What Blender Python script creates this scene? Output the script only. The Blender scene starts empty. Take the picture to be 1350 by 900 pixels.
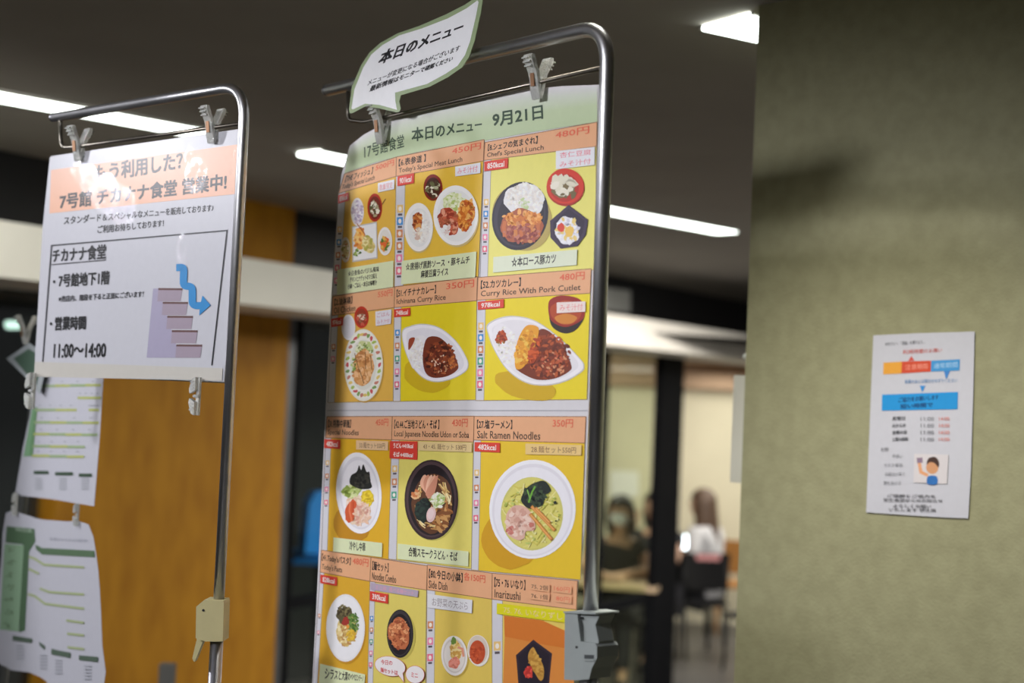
import bpy, bmesh, math, random
from mathutils import Vector, Matrix
R_ = math.radians
sc = bpy.context.scene
COL = sc.collection

# ------------------------------------------------------------------ camera
FPX, EYE = 1950.0, 2.1
PITCH, ROLL = math.atan(66/1950.0), R_(2.4)
O = Vector((0, 0, EYE))
Rh = Vector((1, 0, 0))
FW = Vector((0, math.cos(PITCH), math.sin(PITCH)))
Uh = Rh.cross(FW)
RT = (math.cos(ROLL)*Rh + math.sin(ROLL)*Uh).normalized()
UP = (-math.sin(ROLL)*Rh + math.cos(ROLL)*Uh).normalized()
cam = bpy.data.cameras.new('camera')
cam.sensor_width = 36.0
cam.lens = FPX/1350*36
cam.clip_start, cam.clip_end = 0.05, 100
cam.dof.use_dof = True
cam.dof.focus_distance = 2.14
cam.dof.aperture_fstop = 3.0
cam_o = bpy.data.objects.new('camera', cam)
cam_o.matrix_world = Matrix(((RT.x, UP.x, -FW.x, O.x), (RT.y, UP.y, -FW.y, O.y), (RT.z, UP.z, -FW.z, O.z), (0, 0, 0, 1)))
COL.objects.link(cam_o)
sc.camera = cam_o
sc.view_settings.view_transform = 'Standard'
sc.view_settings.look = 'None'
sc.view_settings.gamma = 1
sc.view_settings.use_curve_mapping = False
sc.view_settings.exposure = 0.0

# ------------------------------------------------------------------ world and added fill lights
w = bpy.data.worlds.new('world'); sc.world = w; w.use_nodes = True
w.node_tree.nodes['Background'].inputs[0].default_value = (0.95, 0.97, 1.0, 1)
w.node_tree.nodes['Background'].inputs[1].default_value = 0.13

def spot(name, loc, tgt, power, angle, blend=1.0, size=0.08, col=(1, .96, .9)):
    l = bpy.data.lights.new(name, 'SPOT'); l.energy = power; l.spot_size = R_(angle); l.spot_blend = blend
    l.shadow_soft_size = size; l.color = col
    o = bpy.data.objects.new(name, l); o.location = loc
    o.rotation_euler = (Vector(tgt)-Vector(loc)).to_track_quat('-Z', 'Y').to_euler()
    COL.objects.link(o)
def area(name, loc, tgt, power, sx, sy, spread=180, col=(1, .96, .9)):
    l = bpy.data.lights.new(name, 'AREA'); l.shape = 'RECTANGLE'; l.size = sx; l.size_y = sy; l.energy = power
    l.spread = R_(spread); l.color = col
    o = bpy.data.objects.new(name, l); o.location = loc
    o.rotation_euler = (Vector(tgt)-Vector(loc)).to_track_quat('-Z', 'Y').to_euler()
    COL.objects.link(o)
NEU = (.98, .98, 1.05)
spot('fill_spot_menu', (-1.7, 0.5, 2.86), (-0.2, 2.12, 1.25), 225, 75, .35, .15, NEU)  # added light without a visible fixture, aimed at the menu sheet
spot('fill_spot_notice', (-2.45, 2.6, 2.86), (-0.60, 2.3, 1.78), 128, 48, .5, .075, NEU)  # unseen spot added to light the notice and make its film wrinkles glint
spot('fill_spot_timetable', (-2.4, 1.5, 2.86), (-1.0, 2.9, 1.75), 7, 60, .8, .15, NEU)  # weak fill added for the timetables, no fixture modelled
spot('fill_spot_pillar', (0.15, 2.05, 2.87), (0.66, 2.6, 1.05), 114, 100, 1.0, .1, (1, .97, .88))  # added spot, its cone shaped to keep the pillar top dark
spot('fill_spot_dining', (0.6, 11.4, 2.42), (0.85, 11.0, .8), 95, 130, 1.0, .2, (1, .95, .88))  # unseen spot added to brighten the masked woman
spot('fill_spot_dining', (1.7, 11.9, 2.42), (1.6, 12.1, .8), 50, 130, 1.0, .2, (1, .95, .88))  # another added spot, for the diners further right
spot('fill_spot_dining', (1.0, 12.9, 2.42), (0.9, 14, 1.2), 40, 140, 1.0, .2, (1, .95, .88))  # added spot that brightens the cream wall behind the green glass
area('fill_area_dining', (3.2, 12.8, 2.36), (3.2, 12.8, 0), 70, 3.0, 2.0, 180, (1, .95, .86))  # area light added out of view to fill the dining room
spot('fill_spot_fascia', (-1.9, 2.5, 2.86), (-1.25, 5.6, 1.75), 330, 62, .9, .15, (1, .95, .86))  # added spot brightening the left of the pale band and the orange panel
spot('fill_spot_fascia', (0.2, 4.2, 2.86), (1.0, 8.0, 1.3), 260, 52, .9, .15, (1, .95, .86))  # added spot doing the same further along the band
area('fill_area_far', (2.3, 7.6, 2.87), (2.3, 7.7, 0), 270, 1.2, 1.2, 180, (1, .95, .88))  # added behind the pillar, out of view, to lift the band's far end
area('fill_area_near', (-1.2, -1.6, 2.87), (-1.2, -1.7, 0), 14, 1.2, 1.2, 180, (1, .97, .94))  # added behind the camera to light the wall that the chrome reflects

# ------------------------------------------------------------------ picture geometry -> places
def ray(px, py):
    return RT*((px-675)/FPX) + UP*((450-py)/FPX) + FW
def at(px, py, d):
    r = ray(px, py); return O + r*(d/r.y)
def zat(px, py, d): return at(px, py, d).z
class Surf:
    """a vertical plane through the point seen at (px,py) at distance d, running ang degrees left of straight ahead"""
    def __init__(s, px, py, d, ang, shift=0.0):
        s.D = Vector((-math.sin(R_(ang)), math.cos(R_(ang)), 0))
        n = Vector((s.D.y, -s.D.x, 0))
        p = at(px, py, d)
        if n.dot(O-p) < 0: n = -n
        s.N = n; s.P = p + n*shift
    def hit(s, px, py, off=0.0):
        r = ray(px, py)
        t = s.N.dot(s.P - O)/s.N.dot(r)     # on the plane
        return O + r*t + s.N*off
    def X(s):                               # to the right as seen from the camera
        return -s.D
    def uv(s, p):
        q = p - s.P; return (-q.dot(s.D), q.z)

# ------------------------------------------------------------------ materials
def lin(c):
    c /= 255.0
    return c/12.92 if c <= .04045 else ((c+.055)/1.055)**2.4
def L3(c, g=1.0): return tuple(min(.93, lin(x)/g) for x in c)
MATS = {}
def mat(name, col, rough=.5, metal=0, noise=0.0, nscale=20, bump=0.0, bscale=80, coat=0, spec=.5, col2=None, stretch=None):
    if name in MATS: return MATS[name]
    m = bpy.data.materials.new(name); m.use_nodes = True; MATS[name] = m
    nt = m.node_tree; b = nt.nodes['Principled BSDF']
    b.inputs['Base Color'].default_value = (*col, 1); b.inputs['Roughness'].default_value = rough
    b.inputs['Metallic'].default_value = metal; b.inputs['Specular IOR Level'].default_value = spec
    b.inputs['Coat Weight'].default_value = coat
    tc = nt.nodes.new('ShaderNodeTexCoord'); mp = nt.nodes.new('ShaderNodeMapping')
    nt.links.new(tc.outputs['Object'], mp.inputs['Vector'])
    if stretch: mp.inputs['Scale'].default_value = stretch
    n = nt.nodes.new('ShaderNodeTexNoise'); n.inputs['Scale'].default_value = nscale; n.inputs['Detail'].default_value = 5
    nt.links.new(mp.outputs[0], n.inputs['Vector'])
    mx = nt.nodes.new('ShaderNodeMix'); mx.data_type = 'RGBA'
    c2 = col2 if col2 else tuple(x*(1-noise) for x in col)
    mx.inputs[6].default_value = (*col, 1); mx.inputs[7].default_value = (*c2, 1)
    rm = nt.nodes.new('ShaderNodeMapRange'); rm.inputs[1].default_value = .35; rm.inputs[2].default_value = .68
    nt.links.new(n.outputs[0], rm.inputs[0])
    nt.links.new(rm.outputs[0], mx.inputs[0]); nt.links.new(mx.outputs[2], b.inputs['Base Color'])
    if bump:
        n2 = nt.nodes.new('ShaderNodeTexNoise'); n2.inputs['Scale'].default_value = bscale; n2.inputs['Detail'].default_value = 4
        nt.links.new(mp.outputs[0], n2.inputs['Vector'])
        bp = nt.nodes.new('ShaderNodeBump'); bp.inputs['Strength'].default_value = bump; bp.inputs['Distance'].default_value = .01
        nt.links.new(n2.outputs[0], bp.inputs['Height']); nt.links.new(bp.outputs[0], b.inputs['Normal'])
    return m
def emit(name, col, s):
    if name in MATS: return MATS[name]
    m = bpy.data.materials.new(name); m.use_nodes = True; MATS[name] = m
    b = m.node_tree.nodes['Principled BSDF']
    b.inputs['Base Color'].default_value = (*col, 1)
    b.inputs['Emission Color'].default_value = (*col, 1); b.inputs['Emission Strength'].default_value = s
    return m
def clear_plastic(name, tint=(.97, .98, .93), rough=.12):
    if name in MATS: return MATS[name]
    m = mat(name, tint, rough, 0, .05, 60, .35, 260)
    b = m.node_tree.nodes['Principled BSDF']
    b.inputs['Transmission Weight'].default_value = .62; b.inputs['IOR'].default_value = 1.46
    return m
def pane_glass(name, tint, refl=.05):
    if name in MATS: return MATS[name]
    m = bpy.data.materials.new(name); m.use_nodes = True; MATS[name] = m
    nt = m.node_tree; nt.nodes.remove(nt.nodes['Principled BSDF']); out = nt.nodes['Material Output']
    t = nt.nodes.new('ShaderNodeBsdfTransparent'); t.inputs[0].default_value = (*tint, 1)
    g = nt.nodes.new('ShaderNodeBsdfGlossy'); g.inputs['Roughness'].default_value = .02
    mx = nt.nodes.new('ShaderNodeMixShader')
    mx.inputs[0].default_value = refl; nt.links.new(t.outputs[0], mx.inputs[1]); nt.links.new(g.outputs[0], mx.inputs[2])
    nt.links.new(mx.outputs[0], out.inputs[0])
    return m
def print_mat(name, rough=.4, coat=.0, wrinkle=None):
    """printed paper: colour comes from the ink stored on the faces; wrinkle = laminate film ripples in patches"""
    if name in MATS: return MATS[name]
    m = bpy.data.materials.new(name); m.use_nodes = True; MATS[name] = m
    nt = m.node_tree; b = nt.nodes['Principled BSDF']
    a = nt.nodes.new('ShaderNodeVertexColor'); a.layer_name = 'ink'
    n = nt.nodes.new('ShaderNodeTexNoise'); n.inputs['Scale'].default_value = 90; n.inputs['Detail'].default_value = 3
    mr = nt.nodes.new('ShaderNodeMapRange'); mr.inputs[3].default_value = .96; mr.inputs[4].default_value = 1.03
    tc = nt.nodes.new('ShaderNodeTexCoord'); nt.links.new(tc.outputs['Object'], n.inputs['Vector'])
    mx = nt.nodes.new('ShaderNodeMix'); mx.data_type = 'RGBA'; mx.blend_type = 'MULTIPLY'; mx.inputs[0].default_value = 1
    nt.links.new(n.outputs[0], mr.inputs[0]); nt.links.new(a.outputs[0], mx.inputs[6]); nt.links.new(mr.outputs[0], mx.inputs[7])
    nt.links.new(mx.outputs[2], b.inputs['Base Color'])
    b.inputs['Roughness'].default_value = rough; b.inputs['Specular IOR Level'].default_value = .3
    b.inputs['Coat Weight'].default_value = coat; b.inputs['Coat Roughness'].default_value = .02
    if wrinkle:
        uv = nt.nodes.new('ShaderNodeUVMap'); uv.uv_map = 'sheet'
        w1 = nt.nodes.new('ShaderNodeTexNoise'); w1.inputs['Scale'].default_value = 270; w1.inputs['Detail'].default_value = 4
        w1.inputs['Roughness'].default_value = .7; w1.inputs['Distortion'].default_value = .6
        nt.links.new(uv.outputs[0], w1.inputs['Vector'])
        acc = None
        for (cx, cy, rad) in wrinkle:
            d = nt.nodes.new('ShaderNodeVectorMath'); d.operation = 'DISTANCE'; d.inputs[1].default_value = (cx, cy, 0)
            nt.links.new(uv.outputs[0], d.inputs[0])
            q = nt.nodes.new('ShaderNodeMapRange'); q.inputs[1].default_value = 0; q.inputs[2].default_value = rad
            q.inputs[3].default_value = 1; q.inputs[4].default_value = 0
            nt.links.new(d.outputs['Value'], q.inputs[0])
            if acc is None: acc = q.outputs[0]
            else:
                mm = nt.nodes.new('ShaderNodeMath'); mm.operation = 'MAXIMUM'
                nt.links.new(acc, mm.inputs[0]); nt.links.new(q.outputs[0], mm.inputs[1]); acc = mm.outputs[0]
        h = nt.nodes.new('ShaderNodeMath'); h.operation = 'MULTIPLY'
        nt.links.new(acc, h.inputs[0]); nt.links.new(w1.outputs[0], h.inputs[1])
        bp = nt.nodes.new('ShaderNodeBump'); bp.inputs['Strength'].default_value = 1; bp.inputs['Distance'].default_value = WR_DIST
        nt.links.new(h.outputs[0], bp.inputs['Height'])
        nt.links.new(bp.outputs[0], b.inputs['Coat Normal'])
    return m
WR_DIST = .0026

# ------------------------------------------------------------------ mesh helpers
def link(name, me, m=None, parent=None):
    o = bpy.data.objects.new(name, me); COL.objects.link(o)
    if m is not None and me is not None: me.materials.append(m)
    if parent is not None:
        o.parent = parent; o.matrix_parent_inverse = parent.matrix_basis.inverted()
    return o
def bm_obj(name, bm, m, parent=None, smooth=False, bevel=0, seg=2):
    if bevel:
        bmesh.ops.bevel(bm, geom=[e for e in bm.edges if e.calc_face_angle(0) > .5], offset=bevel, segments=seg, affect='EDGES', profile=.5)
    bmesh.ops.recalc_face_normals(bm, faces=bm.faces[:])
    me = bpy.data.meshes.new(name); bm.to_mesh(me); bm.free()
    if smooth:
        for p in me.polygons: p.use_smooth = True
    return link(name, me, m, parent)
def tag(o, label=None, cat=None, group=None, kind=None):
    if label: o['label'] = label
    if cat: o['category'] = cat
    if group: o['group'] = group
    if kind: o['kind'] = kind
    return o
def thing(name, label, cat, loc=(0, 0, 0), group=None, rotz=0):
    o = bpy.data.objects.new(name, None); COL.objects.link(o); o.empty_display_size = .05
    o.location = loc; o.rotation_euler = (0, 0, rotz)
    return tag(o, label, cat, group)
def add_box(bm, c, s, M=None):
    vs = []
    for dx, dy, dz in ((-1,-1,-1),(1,-1,-1),(1,1,-1),(-1,1,-1),(-1,-1,1),(1,-1,1),(1,1,1),(-1,1,1)):
        v = Vector((c[0]+dx*s[0]/2, c[1]+dy*s[1]/2, c[2]+dz*s[2]/2))
        vs.append(bm.verts.new(M @ v if M else v))
    for f in ((0,3,2,1),(4,5,6,7),(0,1,5,4),(1,2,6,5),(2,3,7,6),(3,0,4,7)): bm.faces.new([vs[i] for i in f])
def add_prism(bm, pts, ext):
    """pts: world points of one face; ext: extrusion vector"""
    a = [bm.verts.new(p) for p in pts]; b = [bm.verts.new(p+ext) for p in pts]
    bm.faces.new(a); bm.faces.new(b[::-1])
    n = len(pts)
    for i in range(n): bm.faces.new((a[i], a[(i+1) % n], b[(i+1) % n], b[i]))
def fillet(pts, rad, n=7):
    out = [pts[0]]
    for i in range(1, len(pts)-1):
        a, b, c = pts[i-1], pts[i], pts[i+1]
        u, v = (a-b).normalized(), (c-b).normalized()
        d = min(rad, (a-b).length*.49, (c-b).length*.49)
        p0, p1 = b+u*d, b+v*d
        for k in range(n+1):
            t = k/n; out.append(p0*(1-t)**2 + b*2*t*(1-t) + p1*t*t)
    out.append(pts[-1]); return out
def add_tube(bm, pts, r, seg=16, cap=True):
    rings = []; prev = None
    n = len(pts)
    for i, p in enumerate(pts):
        t = (pts[min(i+1, n-1)] - pts[max(i-1, 0)]).normalized()
        if prev is None:
            a = t.orthogonal().normalized()
        else:
            a = (prev - t*prev.dot(t)).normalized()
        prev = a; b = t.cross(a)
        rr = r[i] if isinstance(r, (list, tuple)) else r
        rings.append([bm.verts.new(p + (a*math.cos(2*math.pi*k/seg) + b*math.sin(2*math.pi*k/seg))*rr) for k in range(seg)])
    for i in range(n-1):
        for k in range(seg):
            bm.faces.new((rings[i][k], rings[i][(k+1) % seg], rings[i+1][(k+1) % seg], rings[i+1][k]))
    if cap: bm.faces.new(rings[0][::-1]); bm.faces.new(rings[-1])
def tube_obj(name, pts, r, m, parent=None, seg=16):
    bm = bmesh.new(); add_tube(bm, pts, r, seg); return bm_obj(name, bm, m, parent, smooth=True)
def add_ball(bm, c, r, sx=1, sy=1, sz=1, u=16, v=10):
    bmesh.ops.create_uvsphere(bm, u_segments=u, v_segments=v, radius=r, matrix=Matrix.Translation(c) @ Matrix.Diagonal((sx, sy, sz, 1)))

# ------------------------------------------------------------------ printing
GLYPH = {}
def glyphs(s, bold):
    k = (s, bold)
    if k in GLYPH: return GLYPH[k]
    cu = bpy.data.curves.new('t', 'FONT'); cu.body = s; cu.size = 1; cu.resolution_u = 2; cu.offset = bold
    o = bpy.data.objects.new('t', cu); COL.objects.link(o)
    bpy.context.view_layer.update()
    me = bpy.data.meshes.new_from_object(o.evaluated_get(bpy.context.evaluated_depsgraph_get()))
    V = [(v.co.x, v.co.y) for v in me.vertices]; F = [tuple(p.vertices) for p in me.polygons]
    bpy.data.objects.remove(o); bpy.data.meshes.remove(me); bpy.data.curves.remove(cu)
    if V:
        x0 = min(v[0] for v in V); x1 = max(v[0] for v in V); y0 = min(v[1] for v in V); y1 = max(v[1] for v in V)
        V = [((x-x0)/max(1e-6, x1-x0), (y-y0)/max(1e-6, y1-y0)) for x, y in V]
    GLYPH[k] = (V, F); return GLYPH[k]
def homog(q):
    """unit square (s right, t down) -> quad tl,tr,br,bl"""
    (x0, y0), (x1, y1), (x2, y2), (x3, y3) = q
    dx1, dx2, sx = x1-x2, x3-x2, x0-x1+x2-x3
    dy1, dy2, sy = y1-y2, y3-y2, y0-y1+y2-y3
    den = dx1*dy2-dx2*dy1
    g = (sx*dy2-dx2*sy)/den; h = (dx1*sy-sx*dy1)/den
    a, b, d, e = x1-x0+g*x1, x3-x0+h*x3, y1-y0+g*y1, y3-y0+h*y3
    def f(s, t):
        k = g*s+h*t+1
        return ((a*s+b*t+x0)/k, (d*s+e*t+y0)/k)
    return f
class Print:
    """ink laid on one surface; every call lies a hair in front of the one before"""
    def __init__(s, surf, gain, base=0.0006, step=0.000012):
        s.S, s.g, s.off, s.step = surf, gain, base, step
        s.V, s.F, s.C, s.U = [], [], [], []
        s.o = (0, 0, 1.0); s.H = None
    def z(s, ox=0, oy=0, k=1.0): s.o = (ox, oy, k); s.H = None; return s
    def h(s, quad): s.H = homog([s._p(p, True) for p in quad]); return s
    def _p(s, p, raw=False):
        if s.H and not raw: return s.H(p[0], p[1])
        return (p[0]/s.o[2]+s.o[0], p[1]/s.o[2]+s.o[1])
    def _add(s, pts, faces, cols):
        n = len(s.V)
        for p in pts:
            q = s.S.hit(*s._p(p)); s.U.append(s.S.uv(q)); s.V.append(q + s.S.N*s.off)
        for f, c in zip(faces, cols):
            s.F.append(tuple(n+i for i in f)); s.C.append(c if isinstance(c, list) else [L3(c, s.g)]*len(f))
        s.off += s.step
    def poly(s, pts, col): s._add(pts, [tuple(range(len(pts)))], [col]); return s
    def rect(s, x0, y0, x1, y1, col): return s.poly([(x0, y0), (x1, y0), (x1, y1), (x0, y1)], col)
    def grad(s, top, bot, ctop, cbot, k=1):
        """strip between two polylines, colour running from one to the other"""
        n = len(top); pts = list(top)+list(bot)
        a, b = L3(ctop, s.g), L3(cbot, s.g)
        s._add(pts, [(i, i+1, n+i+1, n+i) for i in range(n-1)], [[a, a, b, b]]*(n-1)); return s
    def ell(s, cx, cy, rx, ry, col, rot=0, n=40):
        c, d = math.cos(R_(rot)), math.sin(R_(rot)); P = []
        for k in range(n):
            a = 2*math.pi*k/n; x, y = rx*math.cos(a), ry*math.sin(a)
            P.append((cx+x*c-y*d, cy+x*d+y*c))
        return s.poly(P, col)
    def blob(s, cx, cy, rx, ry, col, rot=0, rough=.15, seed=1, n=30):
        rnd = random.Random(seed*977+int(cx*3+cy)); c, d = math.cos(R_(rot)), math.sin(R_(rot)); P = []
        ph = [rnd.uniform(0, 6.28) for _ in range(4)]
        for k in range(n):
            a = 2*math.pi*k/n
            q = 1+rough*(.5*math.sin(2*a+ph[0])+.4*math.sin(3*a+ph[1])+.35*math.sin(5*a+ph[2])+.3*math.sin(8*a+ph[3]))+rough*rnd.uniform(-.35, .35)
            x, y = rx*q*math.cos(a), ry*q*math.sin(a)
            P.append((cx+x*c-y*d, cy+x*d+y*c))
        return s.poly(P, col)
    def scat(s, cx, cy, rx, ry, n, cols, size, rot=0, long=1.6, seed=1, ring=None):
        rnd = random.Random(seed*131+int(cx+cy*7)); c, d = math.cos(R_(rot)), math.sin(R_(rot))
        pts, fs, cs = [], [], []
        for k in range(n):
            a = rnd.uniform(0, 6.283); q = math.sqrt(rnd.random()) if ring is None else ring
            x, y = rx*q*math.cos(a), ry*q*math.sin(a); X, Y = cx+x*c-y*d, cy+x*d+y*c
            sz = size*rnd.uniform(.55, 1.3); t = rnd.uniform(0, 6.283); b = len(pts); m = 6
            for j in range(m):
                u = 2*math.pi*j/m; lx, ly = sz*long*math.cos(u)*rnd.uniform(.75, 1.1), sz*math.sin(u)*rnd.uniform(.75, 1.1)
                pts.append((X+lx*math.cos(t)-ly*math.sin(t), Y+lx*math.sin(t)+ly*math.cos(t)))
            fs.append(tuple(range(b, b+m))); cs.append(rnd.choice(cols))
        # overlapping flecks of one call are kept apart by a hair each
        n0 = len(s.V)
        for k, f in enumerate(fs):
            for i in f:
                q = s.S.hit(*s._p(pts[i])); s.U.append(s.S.uv(q)); s.V.append(q + s.S.N*(s.off+s.step*(k % 7)))
            s.F.append(tuple(n0+i for i in f)); s.C.append([L3(cs[k], s.g)]*len(f))
        s.off += s.step*8
        return s
    def stroke(s, pts, wd, col):
        P = [Vector((*p, 0)) for p in pts]; a, b = [], []
        for i, p in enumerate(P):
            n1 = (P[i]-P[i-1]).normalized() if i else None
            n2 = (P[i+1]-P[i]).normalized() if i < len(P)-1 else None
            t = (n1 or n2) if not (n1 and n2) else (n1+n2).normalized()
            k = 1.0
            if n1 and n2: k = 1/max(.5, math.cos(n1.angle(n2)/2))
            q = Vector((-t.y, t.x, 0))*wd/2*k
            a.append((p+q)[:2]); b.append((p-q)[:2])
        n = len(a); s._add(a+b, [(i, i+1, n+i+1, n+i) for i in range(n-1)], [col]*(n-1)); return s
    def text(s, quad, body, col, bold=.0):
        """quad: tl,tr,br,bl of the written line"""
        V, F = glyphs(body, 0)
        if not V: return s
        H = homog(quad); n = max(1, len(body)); dx, dy = bold*4.2/n, bold*3.4
        for ax, ay in ((0, 0), (dx, 0), (0, dy), (dx, dy), (dx/2, dy/2), (dx/2, 0), (0, dy/2), (dx, dy/2), (dx/2, dy)) if bold else ((0, 0),):
            s._add([H((x+ax)/(1+dx), (1-y+ay)/(1+dy)) for x, y in V], F, [col]*len(F))
        return s
    def line(s, lt, lb, rb, rt, body, col, bold=0): return s.text([lt, rt, rb, lb], body, col, bold)
    def build(s, name, m, parent=None):
        me = bpy.data.meshes.new(name)
        N = s.S.N; F, C = [], []
        for f, c in zip(s.F, s.C):          # every face looks out of the paper
            nn = Vector((0, 0, 0))
            for i in range(len(f)):
                a, b = s.V[f[i]], s.V[f[(i+1) % len(f)]]
                nn += (a-s.V[f[0]]).cross(b-s.V[f[0]])
            if nn.dot(N) < 0: F.append(f[::-1]); C.append(c[::-1])
            else: F.append(f); C.append(c)
        me.from_pydata([tuple(v) for v in s.V], [], F)
        ca = me.color_attributes.new('ink', 'FLOAT_COLOR', 'CORNER'); uv = me.uv_layers.new(name='sheet')
        i = 0
        for p, c in zip(me.polygons, C):
            for k, li in enumerate(p.loop_indices):
                ca.data[li].color = (*c[k], 1); uv.data[li].uv = s.U[me.loops[li].vertex_index]
        me.validate()
        return link(name, me, m, parent)
def sheet_mesh(name, surf, outline, m, parent, thick=.0006, off=0.0, col=(225, 225, 225), gain=.7):
    """the paper itself, with a front, a back and an edge"""
    me = bpy.data.meshes.new(name)
    a = [surf.hit(*p)+surf.N*off for p in outline]; b = [p - surf.N*thick for p in a]
    n = len(a); nn = Vector((0, 0, 0))
    for i in range(n): nn += (a[i]-a[0]).cross(a[(i+1) % n]-a[0])
    F = [tuple(range(n)), tuple(range(2*n-1, n-1, -1))] + [(i, n+i, n+(i+1) % n, (i+1) % n) for i in range(n)]
    if nn.dot(surf.N) < 0: F = [f[::-1] for f in F]
    me.from_pydata([tuple(p) for p in a+b], [], F)
    ca = me.color_attributes.new('ink', 'FLOAT_COLOR', 'CORNER'); uv = me.uv_layers.new(name='sheet')
    c = L3(col, gain)
    for l in me.loops:
        ca.data[l.index].color = (*c, 1); uv.data[l.index].uv = surf.uv((a+b)[l.vertex_index])
    return link(name, me, m, parent)

# ================================================================== the setting
CEIL = 2.89
PO = Surf(793, 300, 1.9, 38.7)             # big menu stand
PM = Surf(793, 300, 1.9, 38.7, shift=-.0128)   # the menu sheet hangs just behind its tube
SG = Surf(318, 300, 2.2, 49.0)             # notice stand
TT = Surf(80, 600, 2.85, 37.0)             # timetable stand
PI = Surf(1215, 560, 2.66, 46.5)            # face of the rendered pillar
WF = Surf(0, 450, 4.7, -29.5)              # face of the pale canopy band
WB = Surf(0, 450, 4.7, -29.5, shift=-.5)   # wall line under the band
ceiling_m = mat('ceiling paint', (.36, .335, .30), .9, 0, .08, 3)
floor_m = mat('floor tiles', (.11, .105, .10), .4, 0, .3, 2.5)
black_m = mat('black wall', (.008, .008, .009), .6, 0, .2, 5)
band_m = mat('pale fascia', (.90, .86, .78), .6, 0, .06, 4)
wood_m = mat('orange veneer', (.43, .198, .013), .65, 0, 0, 14, .12, 60, spec=.15, col2=(.34, .145, .009), stretch=(1, 1, .35))
render_m = mat('rendered wall', (.33, .32, .19), .85, 0, 0, 34, .12, 220, col2=(.285, .275, .16))
cream_m = mat('cream wall', (.70, .66, .49), .8, 0, .05, 3)
brown_m = mat('brown bulkhead', (.46, .32, .21), .7, 0, .15, 4)
frame_m = mat('dark frame', (.007, .0075, .009), .7, 0, .2, 8, spec=.04)
silver_m = mat('grey frame', (.10, .105, .11), .4, .4, .2, 8)
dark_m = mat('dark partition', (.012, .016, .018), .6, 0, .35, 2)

def slab(name, pts, z0, z1, m, kind='structure', parent=None, bevel=0):
    bm = bmesh.new(); add_prism(bm, [Vector((x, y, z0)) for x, y in pts], Vector((0, 0, z1-z0)))
    o = bm_obj(name, bm, m, parent, bevel=bevel)
    if parent is None: tag(o, kind=kind)
    return o
slab('floor', [(-9, -3), (12, -3), (12, 17), (-9, 17)], -.1, 0, floor_m)
slab('wall_front', [(-9, -3.1), (12, -3.1), (12, -3), (-9, -3)], 0, CEIL, mat('pale hall wall', (.62, .60, .55), .8, 0, .05, 3))
slab('ceiling', [(-9, -3), (12, -3), (12, 17), (-9, 17)], CEIL, CEIL+.1, ceiling_m)
def along(S, a, b, t0, t1):
    """plan rectangle on surface S between pixel columns a and b, from t0 to t1 in front of it"""
    p, q = S.hit(a, 500), S.hit(b, 500)
    return [tuple((p+S.N*t0)[:2]), tuple((q+S.N*t0)[:2]), tuple((q+S.N*t1)[:2]), tuple((p+S.N*t1)[:2])]
# rendered pillar on the right
e0 = PI.hit(984, 450)
c0, c1 = e0, e0 - PI.D*2.3
slab('wall_right', [tuple(c0[:2]), tuple(c1[:2]), tuple((c1-PI.N*.9)[:2]), tuple((c0-PI.N*.9)[:2])], 0, CEIL, render_m, bevel=.007)
# far side: black wall, pale band, orange panel
slab('wall_back', along(WB, -260, 1130, -.12, 0), 2.395, CEIL, black_m)
slab('trim_1', along(WF, -300, 1130, -.5, 0), 2.395, 2.575, band_m, bevel=.004)
slab('wall_left', along(WB, 74, 372, -.06, .03), 0, CEIL, wood_m)
# glass fronts below the band
pane_m = pane_glass('clear glass', (.93, .96, .95)); green_m = pane_glass('greenish glass', (.915, .955, .865))
def front(n, a, b, posts, rails, pm, glass=True):
    e = bpy.data.objects.new('window_%d' % n, None); COL.objects.link(e); e['kind'] = 'structure'
    p = WB.hit((a+b)/2, 500); e.location = (p.x, p.y, 0)
    for (x0, x1, m, t) in posts: slab('post', along(WB, x0, x1, -t, 0), 0, 2.395, m, parent=e)
    for z, hgt in rails: slab('rail', along(WB, a, b, -.06, -.01), z, z+hgt, frame_m, parent=e)
    if glass: slab('pane', along(WB, a, b, -.04, -.032), .05, 2.395, pm, parent=e)
    return e
front(1, -160, 72, [(-60, -48, frame_m, .08)], [(1.03, .05)], pane_m)
front(2, 372, 640, [(372, 388, silver_m, .05), (392, 397, frame_m, .1), (454, 464, frame_m, .03), (560, 572, frame_m, .08)], [(1.05, .05)], pane_m)
front(3, 650, 868, [(650, 662, frame_m, .08), (792, 804, frame_m, .04)], [(.66, .07)], green_m)
front(4, 868, 905, [(872, 902, frame_m, .05)], [], pane_m, False)
# dark room behind the left fronts
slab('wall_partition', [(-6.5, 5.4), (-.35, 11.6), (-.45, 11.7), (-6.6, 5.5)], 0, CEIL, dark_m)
slab('wall_dining', [(-1, 14.0), (9, 14.0), (9, 14.1), (-1, 14.1)], 0, CEIL, cream_m)
slab('trim_2', [(-1, 13.9), (9, 13.9), (9, 13.998), (-1, 13.998)], 2.2, CEIL, brown_m)
slab('trim_3', [tuple((WB.hit(640, 500)-WB.N*.15)[:2]), tuple((WB.hit(1130, 500)-WB.N*.15)[:2]), (9, 13.9), (1.4, 13.9)], 2.44, 2.5, brown_m)

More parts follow.
